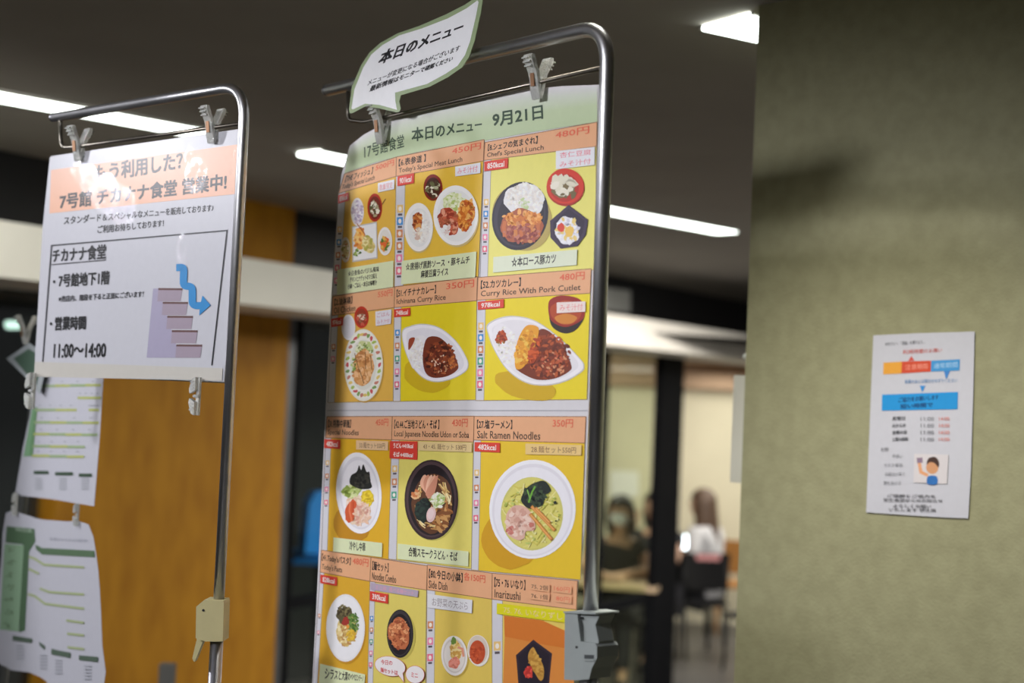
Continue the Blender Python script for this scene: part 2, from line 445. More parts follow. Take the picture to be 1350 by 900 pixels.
# ================================================================== lamps in the ceiling
tube_m = emit('lit tube', (.93, 1, .93), 7.0)
lamp_body = mat('lamp housing', (.55, .55, .52), .5)
def strip(px0, y0, px1, y1, label, wid=.12):
    """a recessed strip lamp whose centre line runs between two picture points on the ceiling"""
    r0, r1 = ray(px0, y0), ray(px1, y1)
    a = O + r0*((CEIL-EYE)/r0.z); b = O + r1*((CEIL-EYE)/r1.z)
    d = (b-a).normalized(); s = Vector((-d.y, d.x, 0))
    e = thing('ceiling_light', label, 'ceiling light', tuple((a+b)/2), 'strip lamps in the hall ceiling')
    bm = bmesh.new()
    add_prism(bm, [a-s*wid/2-Vector((0,0,.012)), b-s*wid/2-Vector((0,0,.012)), b+s*wid/2-Vector((0,0,.012)), a+s*wid/2-Vector((0,0,.012))], Vector((0, 0, .01)))
    bm_obj('diffuser', bm, tube_m, e)
    bm = bmesh.new(); k = wid/2+.012
    for (p, q, u) in ((a-s*(wid/2+.006), b-s*(wid/2+.006), s), (a+s*(wid/2+.006), b+s*(wid/2+.006), s), ):
        add_prism(bm, [p-u*.006-Vector((0,0,.008)), q-u*.006-Vector((0,0,.008)), q+u*.006-Vector((0,0,.008)), p+u*.006-Vector((0,0,.008))], Vector((0, 0, .008)))
    bm_obj('housing', bm, lamp_body, e)
    return e
strip(-330, 64, 268, 173, 'long white strip light in the ceiling above the left notice stand')
strip(408, 199, 640, 245, 'white strip light on the ceiling, its left end showing beside the big menu')
strip(670, 250, 958, 304, 'white strip light in the ceiling right of the menu stand pole')
strip(957, 24, 1120, 61, 'bright strip light high in the picture, cut off by the rendered pillar', .15)
def more_row(t0, t1):
    r0, r1 = ray(-330, 64), ray(268, 173)
    a = O + r0*((CEIL-EYE)/r0.z); b = O + r1*((CEIL-EYE)/r1.z); d = (b-a).normalized()
    return a+d*t0, a+d*t1
# small lamp glowing in the dark room at the far left
p = at(16, 428, 6.6)
e = thing('wall_lamp', 'small greenish lamp glowing in the dark at the far left edge', 'lamp', tuple(p))
bm = bmesh.new(); add_prism(bm, [at(x, y, 6.6) for x, y in ((7, 423), (24, 423), (26, 428), (24, 433), (8, 433), (6, 428))], Vector((0, .03, 0)))
bm_obj('lens', bm, emit('green lamp', (.72, 1, .86), 1.6), e)
bm = bmesh.new(); add_box(bm, p+Vector((0, .055, 0)), (.09, .05, .06)); bm_obj('lamp_body', bm, dark_m, e, bevel=.005)
# painted reflection on the black wall, box on the pillar
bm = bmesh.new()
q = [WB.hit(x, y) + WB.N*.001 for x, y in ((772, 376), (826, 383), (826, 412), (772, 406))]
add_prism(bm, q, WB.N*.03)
refl_slab = bm_obj('wall_reflection', bm, mat('painted grey reflection', (.36, .37, .35), .5, 0, .2, 4), bevel=.004)  # pale slab standing in for a reflection, its brightness put into the colour
tag(refl_slab, 'painted pale grey reflection on the black wall above the fascia, right of the menu pole', 'painted reflection')
A = -PI.N
box = thing('switch_box', 'slim light grey box mounted on the hidden side of the rendered pillar', 'box', tuple(e0))
def sidebox(a0, a1, p0, p1, z0, z1):
    bm = bmesh.new(); b = [e0+A*a0+PI.D*p0, e0+A*a1+PI.D*p0, e0+A*a1+PI.D*p1, e0+A*a0+PI.D*p1]
    add_prism(bm, [Vector((v.x, v.y, z0)) for v in b], Vector((0, 0, z1-z0))); return bm
zz = lambda y: zat(976, y, e0.y)
bm_obj('box_body', sidebox(.03, .15, .001, .048, zz(638), zz(494)), mat('light grey plastic', (.62, .61, .54), .5), box, bevel=.004)
bm_obj('conduit', sidebox(.05, .075, .001, .022, zz(494), zz(470)), mat('light grey plastic', (.62, .61, .54)), box, bevel=.003)
bm = bmesh.new(); add_ball(bm, Vector((e0.x, e0.y, zz(469)))+A*.06+PI.D*.026, .02, 1, 1, .55)
bm_obj('sensor_cap', bm, mat('white plastic', (.75, .77, .72), .4), box, smooth=True)
# grey post top in front of the orange panel
p = at(221, 878, 4.4)
e = thing('barrier_post', 'dark grey barrier post top poking up before the orange panel', 'post', (p.x, p.y, 0))
tube_obj('post', [Vector((p.x, p.y, .0)), Vector((p.x, p.y, p.z-.01))], .02, mat('post grey', (.10, .10, .095), .5), e)
bm = bmesh.new(); add_box(bm, (p.x, p.y, p.z-.03), (.042, .042, .075)); bm_obj('belt_head', bm, mat('post grey', (.1, .1, .1)), e, bevel=.005)
bm = bmesh.new(); bmesh.ops.create_cone(bm, cap_ends=True, segments=32, radius1=.16, radius2=.14, depth=.03, matrix=Matrix.Translation((p.x, p.y, .015)))
bm_obj('base', bm, mat('post grey', (.1, .1, .1)), e)
# blue panel beyond the glass
bm = bmesh.new()
WX = Surf(0, 450, 4.7, -29.5, shift=-1.4)
q = [WX.hit(x, y) for x, y in ((408, 664), (417, 648), (440, 646), (452, 660), (448, 730), (402, 730))]
add_prism(bm, q, -WB.N*.05)
q0 = sum(q, Vector())/6
o = bm_obj('backrest', bm, mat('bright blue plastic', (.02, .26, .75), .45), bevel=.01)
e = thing('chair', 'blue plastic chair back seen through the dark glass, left of the menu', 'chair', (q0.x, q0.y, 0))
o.parent = e; o.matrix_parent_inverse = e.matrix_basis.inverted()
sd = WB.D*.0+Vector((WB.N.x, WB.N.y, 0))
zb = min(v.z for v in q)
bm = bmesh.new(); add_box(bm, (q0.x-sd.x*.22, q0.y-sd.y*.22, zb-.02), (.42, .42, .04), Matrix.Translation((0, 0, 0))); bm_obj('seat', bm, mat('bright blue plastic', (.02, .26, .75)), e, bevel=.012)
for sx, sy in ((-1, -1), (1, -1), (-1, 1), (1, 1)):
    b = Vector((q0.x-sd.x*.22+sx*.17, q0.y-sd.y*.22+sy*.17, 0))
    tube_obj('leg', [b, b+Vector((0, 0, zb-.02))], .012, frame_m, e, 8)

# ================================================================== stands
chrome = mat('chrome', (.66, .66, .67), .36, 1.0, .1, 30, .02, 40)
dchrome = mat('worn chrome', (.42, .42, .45), .36, 1.0, .15, 30)
wire_m = mat('wire steel', (.20, .18, .15), .35, 1.0, .15, 30)
rubber = mat('black rubber', (.02, .02, .02), .7)
def px_poly(S, zs, pts, off):
    ox, oy, k = zs
    return [S.hit(x/k+ox, y/k+oy)+S.N*off for x, y in pts]
def clamp_prism(name, S, zs, pts, t0, t1, m, parent, bevel=.002):
    bm = bmesh.new(); add_prism(bm, px_poly(S, zs, pts, t0), S.N*(t1-t0)); return bm_obj(name, bm, m, parent, bevel=bevel, seg=3)
def stand_base(e, foot, X, N):
    bm = bmesh.new(); f = Vector((foot.x, foot.y, 0))
    add_tube(bm, fillet([f+N*.26+Vector((0,0,.035)), f+Vector((0,0,.05)), f-N*.26+Vector((0,0,.035))], .05), .014)
    bm_obj('base_bar', bm, dchrome, e, smooth=True)
    bm = bmesh.new(); add_tube(bm, [f+Vector((0,0,.05)), f-X*.6+Vector((0,0,.045))], .014); bm_obj('base_bar', bm, dchrome, e, smooth=True)
    for p in (f+N*.26, f-N*.26, f-X*.6):
        bm = bmesh.new(); bmesh.ops.create_cone(bm, cap_ends=True, segments=20, radius1=.022, radius2=.018, depth=.03, matrix=Matrix.Translation((p.x, p.y, .015)))
        bm_obj('foot', bm, rubber, e)
def stand(S, top_l, bend, low, wire, name, label, r, r2, clampy, group):
    h = S.hit
    pole_dir = (h(*low)-h(*bend)); foot = h(*bend)+pole_dir*((0-h(*bend).z)/pole_dir.z)
    e = thing('sign_stand', label, 'sign stand', (foot.x, foot.y, 0), group)
    cl = h(low[0], clampy)
    cl = h(*bend)+pole_dir*((cl.z-h(*bend).z)/pole_dir.z)
    pts = fillet([h(*top_l), h(*bend), cl], .055, 10)
    tube_obj('frame_tube', pts, r, chrome, e, 20)
    bm = bmesh.new(); add_ball(bm, h(*top_l), r*1.04, 1, 1, 1); bm_obj('end_cap', bm, dchrome, e, smooth=True)
    tube_obj('lower_tube', [cl, Vector((foot.x, foot.y, .04))], r2, dchrome, e, 20)
    tube_obj('hanging_wire', fillet([h(*p) for p in wire], .012, 5), .0032, wire_m, e, 10)
    stand_base(e, foot, S.X(), S.N)
    return e, cl
ms, mcl = stand(PO, (432, 119), (802, 32), (780, 760), [(459, 118), (459, 158), (480, 161), (797, 89)], 'menu_stand',
    'tall chrome stand with a grey clamp, holding the big food menu', .0098, .0118, 845, 'chrome sign stands')
zs = (740, 780, 7.5)
gclamp = mat('grey clamp plastic', (.32, .35, .335), .5, 0, .08, 30)
gc = clamp_prism('height_clamp', PO, zs, [(140, 188), (262, 203), (296, 480), (440, 500), (458, 530), (458, 640), (432, 694), (405, 745), (380, 850), (250, 862), (134, 855)], .018, -.018, gclamp, ms, .0025)
lv = clamp_prism('clamp_lever', PO, zs, [(262, 196), (458, 204), (452, 232), (412, 318), (446, 482), (440, 520), (300, 505), (296, 330)], .013, -.013, gclamp, gc, .002)
clamp_prism('clamp_cap', PO, zs, [(136, 184), (330, 178), (455, 196), (458, 212), (140, 200)], .02, -.02, gclamp, gc, .0015)
clamp_prism('clamp_slot', PO, zs, [(335, 610), (428, 612), (428, 650), (335, 648)], .0186, .012, mat('slot shade', (.05, .055, .055), .8), gc, 0)
clamp_prism('slot_lip', PO, zs, [(332, 655), (436, 657), (436, 672), (330, 670)], .0196, .012, gclamp, gc, .0004)
clamp_prism('hole_shade', PO, zs, [(258+11*math.cos(a*.524), 535+13*math.sin(a*.524)) for a in range(12)], .0188, .012, rubber, gc, 0)  # dark disc standing in for the shade inside a small hole
clamp_prism('hole_shade', PO, zs, [(292+8*math.cos(a*.524), 250+9*math.sin(a*.524)) for a in range(12)], .0188, .012, rubber, gc, 0)  # second hole, its shade likewise a dark disc

ns, ncl = stand(SG, (71, 155), (324, 112), (287, 820), [(79, 156), (81, 194), (96, 194), (318, 163)], 'notice_stand',
    'slimmer chrome stand with a cream clamp, holding the notice with the stairs', .0081, .0097, 830, 'chrome sign stands')
zs = (240, 760, 6.43)
CC = Surf(283, 835, ncl.y, 86)
cream = mat('cream clamp plastic', (.62, .55, .28), .45, 0, .08, 30)
cc = clamp_prism('height_clamp', CC, zs, [(147, 240), (215, 183), (376, 190), (380, 215), (370, 533), (222, 533), (142, 505)], .017, -.017, cream, ns, .003)
sw = [(140, 500), (190, 535), (128, 690), (115, 716), (106, 705)]
teeth = []
for k in range(9):
    t = k/8; x = 97+(140-97)*t; y = 680+(500-680)*t
    teeth += [(x, y), (x+5, y-9)]
clamp_prism('clamp_lever', CC, zs, sw+teeth, .007, -.007, cream, cc, 0)
clamp_prism('hole_shade', CC, zs, [(208+11*math.cos(a*.524), 270+11*math.sin(a*.524)) for a in range(12)], .0178, .012, rubber, cc, 0)  # hole in the cream clamp, shade painted as a black disc
# stand of the timetables: only its upright shows
h = TT.hit
a, b = h(44, 380)-TT.N*.03, h(10, 690)-TT.N*.03
d = b-a; foot = a+d*(-a.z/d.z)
ts = thing('sign_stand', 'dark out-of-focus stand upright at the left edge behind the hanging timetables', 'sign stand', (foot.x, foot.y, 0), 'chrome sign stands')
X = TT.X()
tube_obj('frame_tube', fillet([a+X*.30+Vector((0, 0, .05)), a+Vector((0, 0, .06)), foot+Vector((0, 0, .04))], .05, 8), .0095, mat('grey steel', (.22, .23, .22), .35, .8), ts, 16)
stand_base(ts, foot, -X, TT.N)

# ================================================================== the big food menu
paper_m = print_mat('menu print', .5, 0)
WHITE, INK, RED, PEACH, GRID = (208, 205, 206), (38, 34, 34), (224, 104, 78), (224, 168, 126), (140, 96, 66)
GM = .9
out = [(461.5, 191.7), (480, 177), (500, 166.5), (530, 153), (560, 143.5), (627, 130), (693, 118.5), (740, 113.5), (791, 111.5),
       (776, 540), (770, 700), (760, 790), (755.5, 806), (754, 912), (411, 912), (417, 800), (424.5, 640), (429, 545), (431, 500), (436, 400), (443, 300), (450, 230)]
menu = sheet_mesh('food_menu', PM, out, paper_m, None, off=.0, col=WHITE, gain=GM)
tag(menu, 'large food menu sheet with rows of dish pictures, hanging from the big chrome stand', 'menu sheet')
P = Print(PM, GM, .0008)
top = [(461.5, 192.2), (480, 177.6), (500, 167.2), (530, 153.7), (560, 144.2), (627, 130.7), (693, 119.2), (788, 112.2)]
bot = [(454.7, 228.6), (475, 221), (497, 213.5), (523.3, 206.8), (560, 198.5), (639, 185.5), (693, 175.7), (787.8, 160.6)]
mix = lambda a, b, t: tuple(a[i]*(1-t)+b[i]*t for i in range(len(a)))
ts_ = [0, .22, .55, 1]
cs_ = [(216, 213, 214), (206, 212, 196), (190, 204, 166), (184, 200, 160)]
for i in range(3):
    P.grad([mix(a, b, ts_[i]) for a, b in zip(top, bot)], [mix(a, b, ts_[i+1]) for a, b in zip(top, bot)], cs_[i], cs_[i+1])
HG = (66, 84, 68)
P.line((480.5, 191), (481, 209.5), (533.5, 194), (533, 176.5), '17号館食堂', HG, .008)
P.line((543.3, 168.5), (543.3, 187.5), (636, 171.5), (636, 156), '本日のメニュー', HG, .012)
P.line((650, 149), (650, 168), (717, 157), (716, 138), '9月21日', HG, .016)
P.build('header_banner', paper_m, menu)
# thin line between the two printed pages
P = Print(PM, GM, .0008); P.stroke([(431.5, 541), (600, 540.5), (775, 541)], 1.6, (182, 180, 184)); P.build('page_seam', paper_m, menu)

ICO = {'y': (226, 190, 120), 'b': (70, 140, 200), 'o': (206, 136, 92), 'g': (80, 160, 130), 'p': (226, 130, 160), 'r': (224, 110, 130)}
def lerp(a, b, t): return (a[0]+(b[0]-a[0])*t, a[1]+(b[1]-a[1])*t)
def cell(name, tl, tr, br, bl, fl, fr, title, eng, price, bg, iw, icons, kcal, dish, caption=None, tagw=None, tagq=None, label=None,
         it0=.3, it1=.85, pq=(.66, .97), tq=(.03, .55), cap=(.12, .97, .78, .97), extra=None):
    # title strip
    T = Print(PM, GM, .0009).h([tl, tr, br, bl])
    T.rect(0, 0, 1, 1, PEACH)
    for a, b in (((0, 0), (1, 0)), ((0, 1), (1, 1)), ((1, 0), (1, 1)), ((0, 0), (0, 1))):
        T.z(); q = [homog([tl, tr, br, bl])(*a), homog([tl, tr, br, bl])(*b)]; T.stroke(q, .9, GRID); T.h([tl, tr, br, bl])
    T.line((tq[0], .14), (tq[0], .52), (tq[1], .52), (tq[1], .14), title, INK, .012)
    T.line((.035, .60), (.035, .92), (min(.95, .035+.0285*len(eng)*eng_k), .92), (min(.95, .035+.0285*len(eng)*eng_k), .60), eng, (70, 56, 46), .004)
    if price: T.line((pq[0], .10), (pq[0], .42), (pq[1], .42), (pq[1], .10), price, RED, .006)
    # photograph panel
    C = Print(PM, GM, .0008)
    il, ir = bl, lerp(bl, br, iw); jl, jr = fl, lerp(fl, fr, iw)
    C.poly([il, ir, jr, jl], (206, 204, 208))
    C.poly([ir, br, fr, jr], bg)
    C.stroke([ir, jr], .7, (150, 140, 120)); C.stroke([il, jl], .7, (120, 112, 104)); C.stroke([jl, fr], .7, (170, 140, 90)); C.stroke([br, fr], .7, (150, 130, 90))
    mid = lambda t: lerp(lerp(il, ir, .5), lerp(jl, jr, .5), t)
    H = abs(jl[1]-il[1]); wI = (ir[0]-il[0])
    for k, c in enumerate(icons):
        x, y = mid(it0+(it1-it0)*k/max(1, len(icons)-1)); r = wI*.33
        C.poly([(x-r, y-r*1.25), (x+r, y-r*1.35), (x+r, y+r*1.25), (x-r, y+r*1.35)], ICO[c])
        C.ell(x, y, r*.55, r*.8, (238, 226, 214), n=10)
        C.poly([(x-r*.7, y+r*1.6), (x+r*.7, y+r*1.55), (x+r*.7, y+r*2.25), (x-r*.7, y+r*2.3)], (92, 82, 86))
    o = C.build('dish_panel', paper_m, menu)
    if label: o['label'] = label
    tt = T.build('title_strip', paper_m, o)
    D = Print(PM, GM, .0012)
    dish(D); D.build('dish_picture', paper_m, o)
    E = Print(PM, GM, .0022)
    # red energy tag
    if kcal:
        q, txt = kcal
        E.poly(q, (214, 66, 50)); h = homog(q)
        lines = txt if isinstance(txt, list) else [txt]
        for i, l in enumerate(lines):
            a, b = (i+.22)/len(lines), (i+.8)/len(lines)
            E.text([h(.14, a), h(.86, a), h(.86, b), h(.14, b)], l, (246, 226, 218), .02)
    E.build('energy_tag', paper_m, o) if kcal else None
    if tagq:
        for q, lines, pc, tc in tagq:
            E = Print(PM, GM, .0026); E.poly(q, pc); h = homog(q)
            for i, l in enumerate(lines):
                a, b = (i+.2)/len(lines), (i+.82)/len(lines)
                E.text([h(.1, a), h(.9, a), h(.9, b), h(.1, b)], l, tc, 0)
            E.build('extra_label', paper_m, o)
    if caption:
        q, lines, pc = caption
        K = Print(PM, GM, .0025); K.poly(q, pc); h = homog(q)
        n = len(lines)
        for i, (l, x0, x1) in enumerate(lines):
            a, b = .12+.76*i/n, .12+.76*(i+.84)/n
            K.text([h(x0, a), h(x1, a), h(x1, b), h(x0, b)], l, INK, .01)
        K.build('caption_label', paper_m, o)
    if extra:
        X = Print(PM, GM, .0029); extra(X); X.build('speech_balloon', paper_m, o)
    return o
eng_k = 1.0
PALE = (216, 222, 178)
Zq = lambda ox, oy, k, pts: [(x/k+ox, y/k+oy) for x, y in pts]
def food(D, cx, cy, rx, ry, rot, base, cols, n, size, seed=1):
    D.blob(cx, cy, rx, ry, base, rot, .12, seed); D.scat(cx, cy, rx*.92, ry*.92, n, cols, size, rot, 1.7, seed)
RICE = [(232, 226, 216), (220, 214, 206), (240, 236, 228)]
BRN = [(190, 96, 40), (150, 70, 34), (210, 130, 60), (120, 52, 26), (222, 160, 90)]
GRN = [(110, 140, 60), (150, 176, 90), (70, 100, 44), (190, 200, 120)]
NOOD = [(226, 202, 140), (206, 170, 100), (236, 220, 170), (190, 140, 80)]
def bowl(D, cx, cy, rx, ry, rim, inner, k=.8, rot=0, hi=None):
    D.ell(cx, cy, rx, ry, rim, rot)
    if hi: D.ell(cx, cy, rx*.94, ry*.94, hi, rot)
    D.ell(cx+rx*.02, cy+ry*.02, rx*k, ry*k, inner, rot)

# ---- first row, zoom frame (420,150) x3.6 and (610,130) x3.6
def d1(D):
    D.z(420, 150, 3.6)
    bowl(D, 187, 465, 31, 66, (226, 220, 214), (214, 206, 214), .86); D.scat(187, 465, 24, 52, 50, [(200, 180, 190), (232, 226, 224), (176, 160, 180)], 6)
    bowl(D, 270, 445, 35, 67, (176, 50, 34), (120, 44, 30), .82); D.scat(268, 452, 18, 34, 26, [(226, 220, 200), (90, 86, 50), (170, 160, 120)], 7)
    D.stroke([(305, 430), (322, 404)], 5, (140, 100, 60))
    D.poly([(162, 535), (280, 512), (284, 686), (164, 704)], (190, 186, 182)); D.poly([(166, 540), (276, 519), (279, 680), (169, 697)], (228, 226, 224))
    food(D, 200, 594, 24, 54, 0, (224, 150, 70), [(236, 170, 80), (206, 120, 50), (240, 196, 120)], 40, 8)
    food(D, 240, 620, 28, 42, -10, (224, 206, 140), [(236, 224, 170), (206, 186, 110), (180, 170, 80)], 40, 7, 2)
    D.scat(190, 660, 14, 18, 14, GRN, 6); D.stroke([(186, 520), (226, 575)], 4, (170, 90, 60))
    bowl(D, 132, 645, 23, 60, (214, 204, 190), (190, 170, 120), .8); D.scat(131, 650, 16, 42, 36, [(210, 190, 130), (150, 140, 70), (226, 214, 190), (190, 130, 80)], 6)
    bowl(D, 320, 605, 34, 67, (230, 226, 220), (222, 216, 206), .84); food(D, 318, 618, 20, 34, 0, (216, 140, 60), [(220, 100, 50), (226, 180, 90), (90, 120, 50)], 26, 7)
cell('fish', (454.7, 229), (523.3, 207), (522.8, 232.5), (447, 255), (438, 389.5), (520.6, 377.8), '【THE フィッシュ 】', "Today's Special Lunch", '500円', (224, 178, 74), .12, 'yborp'.replace('r', 'r'),
     (Zq(420, 150, 3.6, [(98, 387), (148, 373), (148, 412), (98, 427)]), '836kcal'), d1,
     (Zq(420, 150, 3.6, [(95, 740), (362, 697), (360, 822), (93, 860)]), [('☆白身魚のバジル風味', .2, .75), ('チキンとナゲットのマヨ和え', .24, .72), ('小鉢・ごはん・本日の味噌汁', .2, .72)], PALE),
     tagq=[(Zq(420, 150, 3.6, [(288, 330), (366, 312), (366, 358), (288, 374)]), ['数量限定'], (224, 222, 224), (216, 120, 120))], it0=.36, it1=.86, pq=(.63, .96), tq=(.06, .58),
     label='top left dish panel with a square white plate of fish and small bowls')
def d2(D):
    D.z(420, 150, 3.6)
    bowl(D, 546, 350, 45, 63, (130, 36, 24), (70, 34, 22), .78); D.scat(545, 356, 27, 40, 22, [(226, 220, 196), (110, 110, 70), (80, 60, 40), (180, 176, 140)], 8)
    D.ell(480, 545, 68, 116, (200, 176, 120)); bowl(D, 478, 538, 68, 115, (234, 230, 224), (224, 222, 216), .8)
    D.blob(492, 536, 42, 76, (230, 226, 218), 0, .06); D.scat(492, 540, 40, 72, 120, RICE, 5)
    food(D, 472, 515, 22, 44, 0, (176, 70, 40), BRN, 36, 8); D.scat(474, 568, 18, 26, 22, [(232, 220, 200), (196, 120, 90), (210, 180, 160)], 6)
    D.ell(660, 490, 106, 143, (204, 180, 120)); bowl(D, 655, 482, 106, 142, (236, 233, 228), (228, 226, 220), .86)
    food(D, 650, 425, 54, 50, 0, (206, 212, 150), [(220, 226, 180), (180, 196, 110), (230, 232, 200)], 70, 7, 3)
    food(D, 702, 480, 38, 80, 10, (222, 140, 56), [(232, 160, 70), (206, 110, 40), (240, 180, 100), (190, 90, 40)], 80, 9, 4)
    food(D, 622, 510, 46, 64, -20, (180, 76, 50), [(200, 100, 70), (150, 56, 36), (220, 150, 120), (170, 90, 60)], 80, 9, 5)
    D.scat(612, 560, 16, 30, 14, [(230, 226, 220), (220, 200, 190)], 8)
cell('omotesando', (523.3, 207), (639, 184), (637.8, 212.3), (522.8, 232.5), (520.6, 377.8), (631, 365.5), '【6.表参道 】', "Today's Special Meat Lunch", '450円', (224, 182, 62), .105, 'ybooprr'[:6],
     (Zq(420, 150, 3.6, [(380, 298), (459, 282), (457, 330), (379, 344)]), '901kcal'), d2,
     (Zq(420, 150, 3.6, [(402, 698), (756, 654), (750, 776), (398, 810)]), [('☆唐揚げ黒酢ソース ・豚キムチ', .06, .92), ('麻婆豆腐ライス', .28, .65)], PALE),
     tagq=[(Zq(420, 150, 3.6, [(655, 252), (775, 232), (774, 282), (655, 298)]), ['みそ汁付'], (224, 222, 224), (220, 120, 130))], it0=.3, it1=.86, tq=(.03, .36),
     label='dish panel with two round white plates under a small red bowl')
def d3(D):
    D.z(610, 130, 3.6)
    D.ell(285, 566, 138, 160, (180, 160, 90), -25); D.ell(276, 557, 132, 164, (44, 40, 52), 14); D.ell(274, 555, 121, 152, (58, 54, 68), 14); D.ell(278, 560, 108, 140, (40, 36, 48), 14)
    D.blob(296, 480, 92, 82, (226, 224, 222), 0, .1, 2); D.scat(296, 478, 88, 76, 200, RICE, 6); D.scat(296, 498, 26, 24, 22, [(190, 206, 150), (206, 214, 180)], 6)
    D.blob(284, 606, 98, 84, (170, 92, 62), 8, .08, 3)
    for k in range(7):
        x = 205+k*27; D.stroke([(x, 560+abs(3-k)*7), (x-6, 610), (x-2, 680-abs(3-k)*8)], 17, [(196, 112, 66), (150, 80, 70), (206, 130, 70)][k % 3])
    D.scat(284, 570, 92, 34, 90, [(226, 150, 72), (206, 120, 56), (236, 172, 100)], 9); D.scat(282, 640, 86, 46, 70, [(170, 90, 76), (140, 66, 60), (190, 120, 100), (206, 140, 90)], 8)
    D.ell(492, 422, 90, 88, (170, 40, 26)); D.ell(491, 416, 88, 84, (206, 56, 36)); D.ell(488, 424, 68, 66, (180, 44, 30))
    D.blob(480, 420, 56, 50, (120, 104, 66), 0, .1, 4); D.scat(478, 400, 50, 24, 12, [(230, 224, 206), (220, 214, 190)], 17, 0, 1.8); D.scat(500, 450, 34, 26, 8, [(226, 220, 200), (110, 96, 60)], 14)
    D.poly([(508, 505), (600, 575), (590, 645), (550, 700), (470, 712), (422, 660), (420, 580)], (62, 50, 72)); D.poly([(508, 522), (584, 580), (574, 640), (540, 686), (474, 696), (438, 650), (436, 588)], (48, 38, 58))
    D.blob(500, 628, 56, 66, (224, 222, 226), 0, .1, 5); D.scat(500, 628, 52, 60, 60, [(236, 234, 236), (206, 204, 214), (226, 200, 120)], 9)
    D.blob(472, 612, 18, 20, (214, 70, 50), 0, .1); D.blob(512, 630, 20, 28, (232, 190, 90), 20, .1)
cell('chef', (640, 187.8), (787.8, 161), (787, 193), (638.6, 211.5), (633.6, 365.5), (785, 355.5), '【8.シェフの気まぐれ】', "Chef's Special Lunch", '480円', (226, 218, 116), .065, 'ybopr',
     (Zq(610, 130, 3.6, [(108, 300), (220, 282), (219, 330), (108, 346)]), '850kcal'), d3,
     (Zq(610, 130, 3.6, [(152, 752), (550, 716), (547, 790), (150, 826)]), [('☆本ロース豚カツ', .22, .75)], (216, 222, 196)),
     tagq=[(Zq(610, 130, 3.6, [(449, 250), (634, 230), (632, 316), (449, 336)]), ['杏仁豆腐', 'みそ汁付'], (226, 224, 226), (222, 106, 120))], it0=.36, it1=.76, tq=(.04, .55), pq=(.70, .95),
     label='top right dish panel with rice and cutlet in a black bowl')
# ---- second row, zoom (420,360) x4.736 and (610,340) x4.09
def d4(D):
    D.z(420, 360, 4.736)
    D.ell(196, 350, 44, 80, (204, 170, 90)); bowl(D, 190, 338, 43, 80, (228, 224, 226), (216, 212, 216), .86)
    bowl(D, 272, 275, 45, 68, (190, 54, 36), (150, 60, 40), .78); D.scat(272, 284, 28, 44, 30, [(222, 200, 180), (200, 90, 70), (150, 110, 80)], 7)
    D.ell(292, 584, 122, 224, (204, 160, 70)); D.ell(285, 574, 121, 225, (228, 226, 214)); D.ell(285, 572, 112, 214, (236, 233, 222))
    rnd = random.Random(3)
    for k in range(30):
        a = k/30*6.283; c = [(206, 90, 90), (170, 190, 90), (226, 200, 110), (200, 130, 110), (130, 160, 90)][k % 5]
        D.blob(285+100*math.cos(a), 572+190*math.sin(a), 9, 15, c, rnd.uniform(0, 90), .2, k, 12)
    D.ell(285, 572, 82, 158, (224, 222, 210)); food(D, 292, 470, 58, 44, 0, (206, 210, 150), [(190, 206, 130), (226, 228, 196), (120, 140, 70)], 60, 7)
    food(D, 285, 590, 64, 112, 8, (206, 146, 84), [(226, 170, 110), (190, 124, 70), (236, 190, 140), (214, 150, 90)], 150, 10, 7)
    for x0, y0, x1, y1 in ((232, 500, 262, 620), (298, 490, 300, 600), (330, 510, 340, 600), (262, 600, 290, 690)): D.stroke([(x0, y0), (x1, y1)], 5, (140, 90, 50))
    D.scat(226, 580, 16, 50, 18, GRN, 6)
eng_k = 1.15
cell('chicken', (439, 390.6), (521, 378), (520.3, 405.4), (438, 416), (432.7, 530.6), (518.8, 528.5), '【2.油淋鶏】', 'Oil Chicken', '550円', (224, 176, 78), .10, 'op',
     (Zq(420, 360, 4.736, [(85, 286), (160, 272), (158, 326), (85, 338)]), '974kcal'), d4, None,
     tagq=[(Zq(420, 360, 4.736, [(363, 240), (464, 226), (460, 316), (365, 330)]), ['ごはん', 'みそ汁付'], (222, 218, 222), (200, 130, 140))], it0=.36, it1=.5, tq=(.04, .34), pq=(.75, .97))
def boat(D, pts, rim, inn, k=.86):
    cx = sum(p[0] for p in pts)/len(pts); cy = sum(p[1] for p in pts)/len(pts)
    D.poly(pts, rim); D.poly([(cx+(x-cx)*.975, cy+(y-cy)*.965) for x, y in pts], (234, 230, 232)); D.poly([(cx+(x-cx)*k, cy+(y-cy)*k) for x, y in pts], inn)
def smooth(pts, n=6):
    out = []; m = len(pts)
    for i in range(m):
        p0, p1, p2, p3 = pts[i-1], pts[i], pts[(i+1) % m], pts[(i+2) % m]
        for k in range(n):
            t = k/n
            out.append(tuple(.5*(2*p1[j]+(p2[j]-p0[j])*t+(2*p0[j]-5*p1[j]+4*p2[j]-p3[j])*t*t+(3*p1[j]-p0[j]-3*p2[j]+p3[j])*t**3) for j in (0, 1)))
    return out
